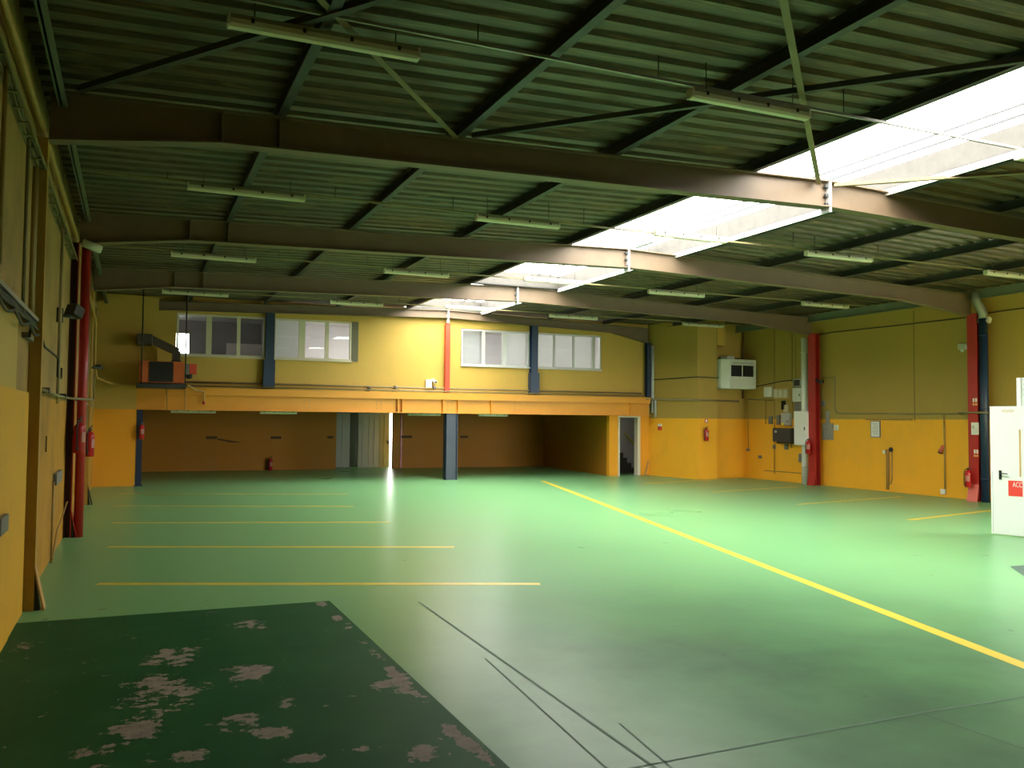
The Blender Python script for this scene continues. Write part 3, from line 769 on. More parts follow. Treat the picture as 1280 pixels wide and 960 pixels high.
for x, z, w, lab in ((1.75, 28.7, 1.3, 'batten light under the mezzanine, leftmost'), (4.35, 28.9, 1.15, 'batten light under the mezzanine, second from the left'),
                     (9.6, 29.9, 1.2, 'batten light under the mezzanine, behind the blue column'), (11.85, 28.9, 1.1, 'batten light under the mezzanine, rightmost')):
    batten(x-w/2, x+w/2, z, 2.19, lab)

# ------------------------------------------------------------------ fire extinguishers
def extinguisher_proto():
    rt = thing('fire_extinguisher', 'x', 'fire extinguisher', (0, 0, 0), 'fire extinguishers')
    MB().lathe((0, 0, 0), [(.07, 0), (.078, .01), (.078, .36), (.072, .395), (.05, .425), (.022, .44), (.022, .46)], 22).build('cylinder', paint('extinguisher_red', (.42, .014, .014), .25, 0, .12, 4), rt)
    MB().box(-.022, .022, -.02, .02, .455, .50).build('valve', M_BLACK, rt)
    MB().bar((-.02, 0, .505), (.09, 0, .545), .02, .008).bar((-.02, 0, .49), (.085, 0, .495), .02, .008).build('lever', M_BLACK, rt)
    MB().tube([(-.02, 0, .48), (-.06, 0, .47), (-.095, 0, .40), (-.10, 0, .25), (-.098, 0, .12), (-.09, 0, .08)], .011, 8).build('hose', M_BLACK, rt)
    MB().lathe((-.088, 0, .04), [(.02, 0), (.014, .06)], 10).build('nozzle', M_BLACK, rt)
    # wrapped white label on the front
    lb = MB(); n = 8; R_ = .0795
    vs = []
    for k in range(n+1):
        a = -math.pi/2-.75+1.5*k/n
        vs += [(R_*math.cos(a), R_*math.sin(a), .16), (R_*math.cos(a), R_*math.sin(a), .31)]
    lb.add(vs, [(2*k, 2*k+2, 2*k+3, 2*k+1) for k in range(n)], True)
    lb.build('label_sticker', paint('sticker_pale', (.50, .20, .17), .5, 0, .8, 60, .3), rt)
    MB().box(-.03, .03, .07, .12, .28, .34).build('wall_bracket', M_BLACK, rt)
    return rt
ex = extinguisher_proto(); used = [False]
def put_ext(loc, rz, s, label):
    o = ex if not used[0] else copy_tree(ex); used[0] = True
    o.location = loc; o.rotation_euler.z = rz; o.scale = (s, s, s); o['label'] = label
p = at(1217, 609, 'x', 20.1)
put_ext((20.19, RY[2]-.06, p.z-.02), -1.15, 1.0, 'red fire extinguisher on the right column beside the blue downpipe')
p = at(1013, 567, 'x', 20.15)
put_ext((20.21, RY[3]-.10, p.z-.02), -1.0, .98, 'red fire extinguisher on the right column beside the white cabinet')
p = at(883, 551, 'y', 25.55)
put_ext((p.x, 25.54, p.z), 0, .95, 'red fire extinguisher on the corner block beside the stair door wall')
p = at(97.5, 579, 'x', -.62)
put_ext((-.79, RY[2]-.20, p.z), 1.3, 1.12, 'red fire extinguisher fixed low on the red left column')
p = at(114, 568, 'x', -.85)
put_ext((-.84, 21.5, p.z), 1.2, 1.25, 'red fire extinguisher hung on the left wall behind the red column')
p = at(174, 549, 'y', 27.8)
put_ext((.28, 27.75, p.z), .3, .95, 'red fire extinguisher at the left end of the space under the mezzanine')
p = at(334, 587, 'z', 0)
put_ext((5.0, 35.0, 0), .4, 1.02, 'red fire extinguisher standing on the floor against the orange recess wall')

# ------------------------------------------------------------------ boxes and pipes on the walls
def wbox(name, a, b, axis, val, depth, m, label, cat, bevel=.006, group=None, parent=None):
    """box on a wall plane (axis,val) between two sighted corners, standing out by depth toward the room"""
    p, q = at(*a, axis, val), at(*b, axis, val)
    z0, z1 = sorted((p.z, q.z)); dpt = sorted((val, val+depth))
    if axis == 'x':
        y0, y1 = sorted((p.y, q.y)); mb = MB().box(dpt[0], dpt[1], y0, y1, z0, z1)
    else:
        x0, x1 = sorted((p.x, q.x)); mb = MB().box(x0, x1, dpt[0], dpt[1], z0, z1)
    o = mb.build(name, m, parent, bevel=bevel)
    if parent is None: tag(o, label, cat, group)
    return o, (p, q)
X = XR
# electrical group left of the white downpipe
def cabinet(name, a, b, depth, m, label, cat='cabinet', handle=True):
    p, q = at(*a, 'x', X-depth), at(*b, 'x', X-depth); z0, z1 = sorted((p.z, q.z)); y0, y1 = sorted((p.y, q.y))
    rt = thing(name, label, cat, (X, (y0+y1)/2, z0))
    MB().box(X-depth+.02, X, y0, y1, z0, z1).build('body', m, rt, bevel=.006)
    dr = MB().box(X-depth, X-depth+.018, y0+.012, y1-.012, z0+.012, z1-.012).build('door', m, rt, bevel=.004)
    if handle: MB().box(X-depth-.02, X-depth, y0+.05, y0+.08, (z0+z1)/2-.05, (z0+z1)/2+.03).build('handle', M_GREY, dr)
    return rt
p, q = at(992, 514, 'x', 20.22), at(1008, 557, 'x', 20.22); y0, y1 = sorted((p.y, q.y)); z0, z1 = sorted((p.z, q.z))
rt = thing('electrical_cabinet', 'tall white electrical cabinet in front of the white downpipe', 'cabinet', (20.2, (y0+y1)/2, z0))
MB().box(20.24, 20.335, y0, y1, z0, z1).build('body', M_WHITE, rt, bevel=.006)
dr = MB().box(20.22, 20.238, y0+.015, y1-.015, z0+.015, z1-.015).build('door', M_WHITE, rt, bevel=.004)
MB().box(20.20, 20.22, y0+.06, y0+.10, (z0+z1)/2-.06, (z0+z1)/2+.04).build('handle', M_GREY, dr)
for zz_ in (z0+.2, z1-.2): MB().box(20.335, X, y1-.10, y1-.04, zz_, zz_+.04).build('wall_bracket', M_GREY, rt)
cabinet('fuse_box', (990, 485), (1001, 502), .16, M_WHITE, 'small white fuse box above the tall white cabinet')
wbox('control_panel', (993, 502), (1002, 514), 'x', X-.14, .14, M_GREY, 'grey flat box between the fuse box and the tall white cabinet', 'box')
rt = thing('thermostat', 'black framed display box above the small white fuse box', 'control', at(996, 483, 'x', X))
p, q = at(991, 474, 'x', X-.1), at(1001, 483, 'x', X-.1); y0, y1 = sorted((p.y, q.y)); z0, z1 = sorted((p.z, q.z))
MB().box(X-.1, X, y0, y1, z0, z1).build('body', M_LGREY, rt, bevel=.005)
MB().box(X-.108, X-.1, y0+.05, y1-.05, z0+.03, z1-.03).build('screen', M_BLACK, rt)
ym = (y0+y1)/2
wbox('junction_box', (957.5, 484), (966.5, 496), 'x', X, -.1, M_WHITE, 'white square box left of the three cream meters', 'box')
for i, (a, b) in enumerate(((969, 974.5), (975, 980), (980.5, 986))):
    wbox('meter_box', (a, 487), (b, 497), 'x', X-.03, -.07, M_CREAM, ('left', 'middle', 'right')[i]+' one of the three cream meter boxes high on the right wall', 'meter', group='cream meters')
wbox('meter_board', (968, 485.5), (988, 498.5), 'x', X, -.03, M_TAN, 'tan board carrying the three cream meter boxes', 'board')
rt = thing('wall_phone', 'black wall telephone below the cream meter boxes', 'telephone', at(977, 512, 'x', X))
p, q = at(975, 501, 'x', X-.1), at(979.5, 512, 'x', X-.1); y0, y1 = sorted((p.y, q.y)); z0, z1 = sorted((p.z, q.z))
MB().box(X-.06, X, y0, y1, z0, z1).build('body', M_BLACK, rt, bevel=.01)
MB().tube([(X-.09, (y0+y1)/2, z0+.02), (X-.11, (y0+y1)/2, (z0+z1)/2), (X-.09, (y0+y1)/2, z1-.01)], .022, 8).build('handset', M_BLACK, rt)
wbox('junction_box', (981, 506), (986, 515), 'x', X, -.06, M_CREAM, 'small cream box right of the black wall telephone', 'box')
wbox('junction_box', (962, 520.5), (966.3, 530), 'x', X, -.06, M_GREY, 'grey upright box left of the pale meter', 'box')
wbox('junction_box', (972, 519), (976, 531), 'x', X, -.06, M_GREY, 'grey upright box touching the pale meter', 'box')
rt = thing('electric_meter', 'pale meter box with a yellow sticker above the black box', 'meter', at(981, 532, 'x', X))
p, q = at(976, 516, 'x', X-.12), at(987, 532, 'x', X-.12); y0, y1 = sorted((p.y, q.y)); z0, z1 = sorted((p.z, q.z))
MB().box(X-.12, X, y0, y1, z0, z1).build('body', M_LGREY, rt, bevel=.01)
MB().box(X-.124, X-.12, y1-.16, y1-.02, z0+.0, z0+.09).build('sticker', M_YELLOW, rt)
MB().box(X-.13, X-.12, y0+.05, y0+.15, z0+.12, z0+.17).build('switch', M_GREY, rt)
rt = thing('battery_charger', 'bulky dark grey box under the pale meter on the right wall', 'box', at(977, 553, 'x', X-.15))
p, q = at(965.5, 535, 'x', X-.35), at(988, 552.5, 'x', X-.35); y0, y1 = sorted((p.y, q.y)); z0, z1 = sorted((p.z, q.z))
MB().box(X-.35, X, y0, y1, z0, z1).build('case', M_DARKG, rt, bevel=.02)
MB().box(X-.36, X-.35, y1-.22, y1-.12, z1-.16, z1-.08).build('badge', M_LGREY, rt)
MB().box(X-.30, X-.02, y0+.06, y1-.15, z0-.06, z0).build('base', M_BLACK, rt)
for a, b, lab in (((967, 556), (970, 561), 'grey socket low left under the dark grey box'), ((981.5, 555), (985.5, 562), 'grey socket right under the dark grey box'),
                  ((999.5, 567), (1003, 578), 'grey socket low beside the white downpipe'), ((949, 569), (952.5, 573), 'dark small socket low on the wall left of the dark grey box'),
                  ((923.5, 540), (928.5, 551), 'grey socket box beside the corner pipe'), ((934, 560.5), (937, 564), 'tiny pale socket at the end of the thin vertical conduit')):
    wbox('wall_socket', a, b, 'x', X, -.05, M_GREY, lab, 'socket', group='wall sockets')
# cover plates right of the red column
rt = thing('patched_plate', 'bare grey metal plate with a narrow upper plate, right of the red column', 'plate', at(1035, 550, 'x', X))
for a, b, nme in (((1028.5, 529), (1042, 550), 'plate'), ((1032.5, 514), (1037.5, 529.5), 'upper_plate')):
    p, q = at(*a, 'x', X), at(*b, 'x', X)
    MB().box(X-.025, X, min(p.y, q.y), max(p.y, q.y), min(p.z, q.z), max(p.z, q.z)).build(nme, M_DIRTY, rt)
wbox('wall_socket', (1043.5, 531), (1048.5, 538), 'x', X, -.05, M_WHITE, 'white square socket right of the bare metal plate', 'socket', group='wall sockets')
wbox('wall_socket', (1028, 501), (1032, 508), 'x', X, -.05, M_GREY, 'grey square socket above the bare metal plate', 'socket', group='wall sockets')
# framed notice
rt = thing('notice_frame', 'white notice in a thin dark frame on the orange right wall', 'notice', at(1095, 547, 'x', X))
p, q = at(1089, 526, 'x', X), at(1101, 547, 'x', X); y0, y1 = sorted((p.y, q.y)); z0, z1 = sorted((p.z, q.z))
MB().box(X-.03, X, y0, y1, z0, z1).build('frame', M_GREY, rt)
MB().box(X-.034, X-.03, y0+.025, y1-.025, z0+.025, z1-.025).build('sheet', M_WHITE, rt)
ln = MB()
for i in range(9): ln.box(X-.036, X-.034, y0+.07, y1-.06-.04*(i % 3), z1-.09-.04*i, z1-.078-.04*i)
ln.build('text_line', M_LGREY, rt)
# security camera right of the red column, flood lights, alarm box
def wallcam(loc, s, mb_, mc, label, dirv=(0, -.8, -.25)):
    rt = thing('security_camera', label, 'camera', loc); l = Vector(loc); dv = Vector(dirv).normalized()
    MB().box(l.x-.05, l.x+.0, l.y-.05, l.y+.05, l.z-.05, l.z+.05).build('mount', mb_, rt, bevel=.008)
    e = l+Vector((s*.22, 0, .02)); MB().tube([l, l+Vector((s*.12, 0, -.02)), e], .018, 8).build('arm', mb_, rt)
    MB().tube([e-dv*.12, e+dv*.16, e+dv*.17], [.05, .05, .035], 12).build('housing', mc, rt)
    MB().tube([e+dv*.17, e+dv*.175], .03, 10).build('lens', M_BLACK, rt)
    return rt
p = at(1029, 477, 'x', X); wallcam((X, p.y, p.z), -1, M_DARKG, M_DARKG, 'dark security camera on the wall right of the red column', (-.1, -.85, -.35))
rt = thing('flood_light', 'small pale flood light high on the wall at far right', 'light', at(1236, 402, 'x', X))
p = at(1238, 401, 'x', X)
MB().obox((X-.22, p.y, p.z), (.05, 0, -.03), (0, .16, 0), (.03, 0, .06)).build('head', M_CREAM, rt)
MB().tube([(X, p.y, p.z+.05), (X-.15, p.y, p.z+.02)], .02, 8).build('bracket', M_GREY, rt)
rt = thing('alarm_siren', 'white alarm box high on the wall left of the red and blue column', 'alarm', at(1205, 436, 'x', X))
p, q = at(1200, 430, 'x', X), at(1209, 437, 'x', X)
MB().box(X-.1, X, q.y, p.y, q.z, p.z).build('housing', M_CREAM, rt, bevel=.01)
MB().lathe((X-.06, (p.y+q.y)/2, q.z-.06), [(.03, 0), (.045, .03), (.045, .07)], 12).build('beacon', M_WHITE, rt)
# signs on the right column (x = 20.32 faces the hall)
def col_sign(a, b, label):
    p, q = at(*a, 'x', 20.315), at(*b, 'x', 20.315); y0, y1 = sorted((p.y, q.y)); z0, z1 = sorted((p.z, q.z)); zm = z0+(z1-z0)*.35
    rt = thing('fire_sign', label, 'sign', (20.315, (y0+y1)/2, z0), 'fire signs')
    MB().box(20.310, 20.318, y0, y1, z0, z1).build('plate', M_REDB, rt)
    w = (y1-y0)
    for k in (0, 1):
        ya = y0+w*(.08+.5*k)
        MB().box(20.307, 20.310, ya, ya+w*.34, zm+.02, z1-.02).build('pictogram', M_WHITE, rt)
        MB().box(20.307, 20.310, ya, ya+w*.34, z0+.01, zm-.02).build('yellow_field', paint('sign_yellow', (.8, .62, .2), .5), rt)
col_sign((1215.5, 497), (1222, 507), 'upper fire sign on the red column above the white notice')
col_sign((1217, 561), (1223.5, 571.5), 'lower fire sign on the red column above the extinguisher')
rt = thing('column_notice', 'white printed notice stuck on the red column near the door', 'notice', at(1219, 543, 'x', 20.31))
p, q = at(1214, 528, 'x', 20.312), at(1223.5, 543.5, 'x', 20.312)
MB().box(20.310, 20.318, q.y, p.y, q.z, p.z).build('sheet', M_WHITE, rt)
ln = MB().box(20.307, 20.310, p.y-.09, p.y-.03, p.z-.16, p.z-.08)
for i in range(4): ln.box(20.308, 20.310, q.y+.03, p.y-.03, q.z+.04+.04*i, q.z+.05+.04*i)
ln.build('text_line', M_LGREY, rt)
# sign above the extinguisher at the block, small sign beside the stairs
p = at(883, 528, 'y', 25.64)
rt = thing('fire_sign', 'small red and white fire sign above the corner block extinguisher', 'sign', (p.x, 25.64, p.z-.1), 'fire signs')
MB().box(p.x-.07, p.x+.07, 25.635, 25.648, p.z-.02, p.z+.12).build('plate', M_PINK, rt)
MB().box(p.x-.03, p.x+.03, 25.630, 25.635, p.z+.01, p.z+.09).build('pictogram', M_WHITE, rt)
p = at(814, 533, 'y', 28.0); 
rt = thing('alarm_button', 'small red call point beside the stair door', 'alarm', (18.12, 27.6, p.z-.1))
fx = 17.97+(.36)*(28.32-27.6)/2.65-.02
MB().box(fx-.04, fx+.03, 27.52, 27.70, p.z-.14, p.z+.0).build('box', M_REDB, rt)
MB().box(fx-.045, fx+.02, 27.52, 27.70, p.z+.01, p.z+.10).build('plate', M_WHITE, rt)

# unit heater hung in the right corner
rt = thing('unit_heater', 'white box shaped unit heater with two black grilles in the right corner', 'heater', (19.9, 25.7, 3.2))
hx0, hx1, hy0, hy1 = 19.21, 20.62, 25.28, 25.85
hz0, hz1 = 3.22, 4.28
MB().prism([(hx0, hy1), (hx0, hy0+.2), (hx0+.22, hy0), (hx1, hy0), (hx1, hy1)], 'z', hz0, hz1).build('casing', M_ACWHITE, rt, bevel=.03)
for k, (a, b) in enumerate(((19.50, 19.96), (20.01, 20.47))):
    gr = MB().box(a, b, hy0-.012, hy0+.002, 3.66, 4.06).build('grille', M_BLACK, rt)
    sl = MB()
    for i in range(7): sl.bar((a+.01, hy0-.02, 3.70+.055*i), (b-.01, hy0-.02, 3.70+.055*i), .03, .006, (0, -.6, .8))
    sl.build('louvre', M_DARKG, gr)
MB().box(19.55, 20.45, hy0-.008, hy0+.002, 4.12, 4.16).build('upper_slot', M_LGREY, rt)
MB().box(19.5, 19.8, 25.5, 25.9, hz1, hz1+.12).build('flue_box', M_ACWHITE, rt)
for x in (19.6, 20.3): MB().box(x-.02, x+.02, 25.85, 26.05, hz1-.3, hz1+.1).build('bracket', M_GREY, rt)
# boxed duct high beside the block
tag(MB().box(19.19, 19.52, 25.66, 26.04, 4.78, 5.66).build('boxed_duct', M_WB, bevel=.004), 'yellow painted boxed duct hanging under the roof beside the block', 'duct')
# corner pipe
tag(tube([(20.58, 25.99, 2.9), (20.58, 25.99, 5.6)], .045).build('corner_pipe', paint('pipe_brown', (.16, .08, .03), .5)), 'brown vertical pipe in the right corner behind the unit heater', 'pipe')

def pipe_run(name, pts, r, m, label, cat='pipe'):
    return tag(tube(pts, r, 8).build(name, m), label, cat)
def onx(px, py, x): return tuple(at(px, py, 'x', x))
xw = X-.02
pipe_run('conduit', [onx(1012, 502, X-.06), onx(1018.5, 473, xw), onx(1043.5, 471.5, xw), onx(1043.5, 512, xw), onx(1046, 516.5, xw), onx(1120, 517.5, xw), onx(1180, 517.5, xw), onx(1203, 517.2, xw), (20.28, 16.62, 2.33), (20.25, 15.75, 2.33), onx(1236, 518, 20.6), onx(1246, 518, xw)], .022, M_PIPEG, 'olive conduit running along the right wall from red column to white door')
pipe_run('conduit', [onx(1180, 519, xw), onx(1181, 560, xw), onx(1181.5, 617, xw)], .025, M_PIPEY, 'ochre vertical conduit down to the socket near the red and blue column')
wbox('wall_socket', (1177, 611), (1183, 618), 'x', X, -.06, M_WHITE, 'white socket near the floor at the foot of the ochre conduit', 'socket', group='wall sockets')
rt = thing('hand_lamp', 'small red and white torch hanging on the right wall', 'lamp', at(1177, 566, 'x', X))
p, q = at(1178.5, 557, 'x', X-.06), at(1175.5, 565, 'x', X-.06)
MB().tube([p, q], [.03, .06], 10).build('body', M_PINK, rt); MB().tube([q, q+(q-p)*.15], .062, 10).build('lens_rim', M_BLACK, rt)
pipe_run('water_pipe', [onx(1108.5, 562, xw), onx(1108.5, 612, xw)], .02, M_PIPEY, 'left pipe of the pipe pair rising from the floor on the right wall')
pipe_run('water_pipe', [onx(1110.8, 562, xw), onx(1110.8, 612, xw)], .02, M_PIPEY, 'middle pipe of the pipe trio rising from the floor on the right wall')
pipe_run('water_pipe', [onx(1113, 562, xw), onx(1115, 563, xw), onx(1115, 600, xw), onx(1113.5, 604, xw), onx(1110, 607, xw)], .02, M_PIPEY, 'right bent pipe with a dark valve on the right wall')
p = at(1113.5, 562, 'x', X-.06)
tag(MB().lathe((X-.082, p.y, p.z), [(.02, 0), (.07, .01), (.07, .035), (.02, .045)], 14, 'x').build('valve_wheel', M_BLACK), 'dark valve wheel on the bent pipe of the right wall', 'valve')
wbox('wall_socket', (1104.5, 562.5), (1107.5, 567), 'x', X, -.05, M_CREAM, 'cream small socket left of the rising pipes', 'socket', group='wall sockets')
pipe_run('conduit', [onx(1083, 524, xw), onx(1140, 524.5, xw)], .02, M_PIPEY, 'short rusty pipe above the white framed notice')
pipe_run('wall_cable', [onx(1021, 419, xw), onx(1040, 415.5, xw), onx(1120, 407, xw), onx(1207, 397, xw)], .014, M_CABLE, 'dark cable high on right wall between the two red columns', 'cable')
pipe_run('wall_cable', [onx(1231, 392, xw), onx(1262, 387.5, xw), onx(1290, 384, xw)], .014, M_CABLE, 'dark cable high on right wall beyond the blue downpipe', 'cable')
pipe_run('wall_cable', [onx(938, 484.5, xw), onx(975, 477, xw), onx(1010, 473, xw)], .018, M_CABLE, 'dark cable between the unit heater and the red column', 'cable')
pipe_run('conduit', [onx(934, 499, xw), onx(960, 500, xw), onx(966, 500.3, xw)], .02, M_PIPEG, 'olive conduit under the cream meter boxes')
for i, (a, b, lab) in enumerate((((968, 390), (968, 592), 'left long vertical conduit behind the meter boxes'), ((990, 398), (990, 478), 'vertical conduit above the fuse box'), ((994.5, 395), (994.5, 476), 'second vertical conduit above the fuse box'),
                      ((934.5, 500), (935.5, 562), 'thin pale vertical conduit in the right corner'), ((957, 498), (957, 530), 'short vertical conduit under the white square box'), ((990, 500), (989.5, 560), 'vertical conduit left of the tall white cabinet'))):
    pipe_run('conduit', [onx(*a, xw), onx(*b, xw)], .013, M_PIPEY, lab)
pipe_run('conduit', [onx(955, 588, xw), onx(1001, 591.5, xw)], .012, M_PIPEY, 'thin conduit low on the wall left of the white downpipe')
# cables round the block
def blockx(y): return 17.97+(28.32-y)*.36/2.67-.02
pipe_run('wall_cable', [(17.99-.02, 28.0, 3.60), (blockx(25.64), 25.62, 3.62), (19.2, 25.62, 3.60), (19.3, 25.8, 3.6)], .016, M_CABLE, 'dark cable around the block at half height', 'cable')
pipe_run('conduit', [(17.60, 27.9, 2.86), (17.95, 27.9, 2.86), (blockx(25.64)-.03, 25.60, 2.80), (19.2, 25.60, 2.80), (19.22, 26.0, 2.80), (20.4, 26.0, 2.80)], .035, M_PIPEG, 'olive pipe around the block above the orange paint')
pipe_run('conduit', [(18.0, 27.85, 2.85), (18.0, 27.85, 2.20)], .04, M_LGREY, 'short grey pipe stub at the corner beside the stair door')

# small fittings on the back wall
p = at(537, 479, 'y', YB)
wbox('router_box', (531.5, 474.5), (538.5, 486), 'y', YB, -.1, M_WHITE, 'small white box on the back wall left of the red post', 'box')
p = at(541, 476, 'y', YB-.02)
rt = thing('dome_camera', 'white small camera beside the white box left of the red post', 'camera', (p.x, YB, p.z))
MB().box(p.x-.05, p.x+.05, YB-.05, YB, p.z-.04, p.z+.06).build('mount', M_WHITE, rt); MB().tube([(p.x, YB-.05, p.z), (p.x+.05, YB-.2, p.z-.05)], .055, 12).build('housing', M_WHITE, rt)
MB().tube([(p.x+.05, YB-.2, p.z-.05), (p.x+.055, YB-.21, p.z-.053)], .035, 10).build('lens', M_BLACK, rt)
for px, py, lab, mm in ((495, 484, 'small dark sensor on the conduit at the middle of the back wall', M_GREY), (543, 484.5, 'small dark fitting right of the white box on the back wall', M_GREY), (462, 486, 'tiny cable clip fitting on the conduit at the back wall', M_CABLE)):
    p = at(px, py, 'y', 28.15)
    rt = thing('wall_sensor', lab, 'sensor', (p.x, 28.15, p.z-.05))
    MB().box(p.x-.05, p.x+.05, 28.16, 28.3, p.z-.05, p.z+.05).build('mount', mm, rt); MB().lathe((p.x, 28.10, p.z), [(.03, 0), (.06, .05), (.05, .09)], 12, 'y').build('head', mm, rt)
# vents on the recess wall
for px, py, w, lab in ((264.5, 547, .20, 'first small dark slot on the recess wall from the left'), (345, 547, .20, 'second small dark slot on the recess wall from the left'), (413, 546.5, .12, 'dark slot on the recess wall beside the back doorway'),
                  (508, 546, .24, 'dark slot on the recess wall right of the daylight slit'), (580, 546, .18, 'dark slot on the recess wall right of the blue column')):
    p = at(px, py, 'y', YBW)
    tag(MB().box(p.x-w, p.x+w, YBW-.03, YBW, p.z-.05, p.z+.05).build('wall_vent', M_SCREW, bevel=.008), lab, 'vent', 'recess wall slots')
p, q = at(272, 549, 'y', YBW), at(292, 551, 'y', YBW)
MB().add([(p.x, YBW-.004, p.z+.03), (q.x, YBW-.004, q.z-.01), (q.x+.35, YBW-.004, q.z-.05), (q.x-.1, YBW-.004, q.z-.07), (p.x, YBW-.004, p.z-.02)], [(0, 1, 2, 3, 4)]).build('scorch_mark', M_SCREW, bpy.data.objects['wall_recess_back'])

# ------------------------------------------------------------------ suspended orange heater at the left back
rt = thing('warm_air_heater', 'orange and black warm air heater hung at the left end of the mezzanine', 'heater', (.8, 27.0, 2.9))
yb_, yf_ = 27.55, 26.75
MB().box(.16, 1.36, yf_, yb_, 3.0, 3.62).build('casing', M_HEATO, rt, bevel=.02)
MB().box(.42, 1.06, yf_-.03, yf_+.02, 3.03, 3.60).build('outlet', M_BLACK, rt)
MB().box(.10, 1.42, yf_-.05, 27.7, 2.86, 2.98).build('support_tray', M_DARKG, rt, bevel=.01)
rt = thing('flue_duct', 'dark flue duct bent from the pier wall down into the orange heater', 'duct', (.7, 27.2, 3.6))
fy = 27.3
MB().box(.08, .50, fy-.15, 27.88, 4.12, 4.42).build('elbow_box', M_DUCT, rt, bevel=.02)
MB().bar((.45, fy, 4.28), (1.20, fy, 3.93), .26, .22).build('sloping_duct', M_DUCT, rt)
MB().box(1.04, 1.26, fy-.12, fy+.12, 3.62, 3.96).build('drop_duct', M_DUCT, rt)
MB().box(1.02, 1.28, fy-.14, fy+.14, 3.60, 3.68).build('collar', M_BLACK, rt)
rt = thing('burner_box', 'small red burner box hanging at the right of the orange heater', 'burner', (1.55, 27.0, 3.1))
MB().box(1.50, 1.70, 26.85, 27.1, 3.28, 3.58).build('cover', paint('burner_red', (.65, .07, .03), .4), rt, bevel=.01)
MB().box(1.40, 1.50, 26.85, 27.1, 3.26, 3.58).build('back_plate', M_GREY, rt)
MB().lathe((1.50, 26.95, 3.14), [(.05, 0), (.09, .05), (.09, .12), (.05, .15)], 12).build('motor', M_BLACK, rt)
MB().tube([(1.40, 26.95, 3.28), (1.34, 26.95, 3.2)], .04, 8).build('spigot', M_BLACK, rt)
for x, lab in ((.22, 'left hanging rod of the orange heater'), (1.38, 'right hanging rod of the orange heater')):
    tag(tube([(x, 26.7, 2.95), (x, 26.7, zdeck(x))], .018).build('hanging_rod', M_BLACK), lab, 'rod', 'heater hanging rods')
tag(tube([(1.45, 27.0, 2.98), (1.7, 27.7, 2.86), (1.98, 27.84, 2.80), (1.98, 27.84, 2.5)], .03).build('gas_pipe', M_PIPEY), 'bent ochre pipe on the orange beam below the heater', 'pipe')
tag(MB().lathe((1.98, 27.82, 2.42), [(.03, 0), (.05, .04), (.03, .1)], 10).build('gas_valve', M_RED), 'small red valve at the end of the bent ochre pipe', 'valve')
for x in (.95, 1.45): tag(tube([(x, 27.86, 2.94), (x, 27.86, 2.25)], .014).build('drop_conduit', M_PIPEY), ('left' if x < 1 else 'right')+' thin conduit dropping over the orange beam below the heater', 'pipe')

# ------------------------------------------------------------------ left wall services
xl = -.93
def L(px, py, x=xl): return tuple(at(px, py, 'x', x))
pipe_run('service_pipe', [(-.94, -5, 5.02), (-.94, 9.0, 5.04), (-.94, 16.3, 5.08), (-.93, 18.4, 5.02), (-.93, 19.4, 4.75), (-.84, 22.0, 4.35), (-.83, 22.6, 4.2), (-.90, 24.5, 3.75), (-.90, 24.6, 3.3), (-.85, 24.9, 3.02), (-.6, 26.5, 2.96), (-.4, 27.75, 2.96), (.3, 27.75, 2.98)], .033, paint('pipe_ochre_light', (.46, .27, .06), .5, 0, .45, 5),
         'thick ochre pipe along the top of the left wall, dropping to the heater')
rt = thing('cable_tray', 'cable tray packed with cables along the upper left wall', 'cable tray', (-.95, 8, 4.6))
MB().box(-.998, -.985, -5, 16.1, 4.60, 4.64).box(-.90, -.888, -5, 16.1, 4.60, 4.64).build('tray_rail', M_PIPEG, rt)
for k in range(26): MB().box(-.985, -.90, 5.9+.4*k, 5.93+.4*k, 4.60, 4.61).build('rung', M_PIPEG, rt)
for i in range(5):
    y = -5; pts = []
    while y < 16.1:
        pts.append((-.97+.014*i+random.uniform(-.012, .012), y, 4.63+.02*(i % 2)+random.uniform(-.02, .015))); y += .5
    MB().tube(pts, .014, 6).build('cable', M_CABLE if i % 2 else M_PIPEG, rt)
# tray end piece by the red column
tag(MB().tube([(-.82, RY[2]-.15, 4.93), (-.55, RY[2]-.05, 4.85)], .07, 12).build('pipe_stub', M_CREAM), 'pale pipe stub at the top of the red left column', 'pipe')
# vertical conduits
def vert(px0, py0, px1, py1, r, m, lab, x=xl):
    if m is M_CREAM: m = paint('pipe_pale', (.42, .33, .17), .5, 0, .4, 5)
    p, q = at(px0, py0, 'x', x), at(px1, py1, 'x', x); y = (p.y+q.y)/2
    return pipe_run('conduit', [(x, y, p.z), (x, y, q.z)], r, m, lab)
vert(4, 60, 3, 335, .018, M_PIPEY, 'leftmost vertical conduit at the edge of the view')
vert(31, 160, 33, 400, .016, M_PIPEG, 'olive vertical conduit ending at the wall cable tray')
vert(41, 200, 41, 395, .022, M_PIPEY, 'ochre vertical conduit just before the ochre column')
vert(43.5, 200, 43.5, 395, .018, M_CREAM, 'pale vertical conduit beside the ochre column')
vert(77, 265, 74, 505, .022, M_CREAM, 'pale vertical conduit passing the black flood light')
vert(112, 350, 109, 545, .02, M_PIPEG, 'vertical conduit behind the red column')
vert(119, 380, 118.5, 500, .02, M_PIPEG, 'vertical conduit near the corner of the far pier')
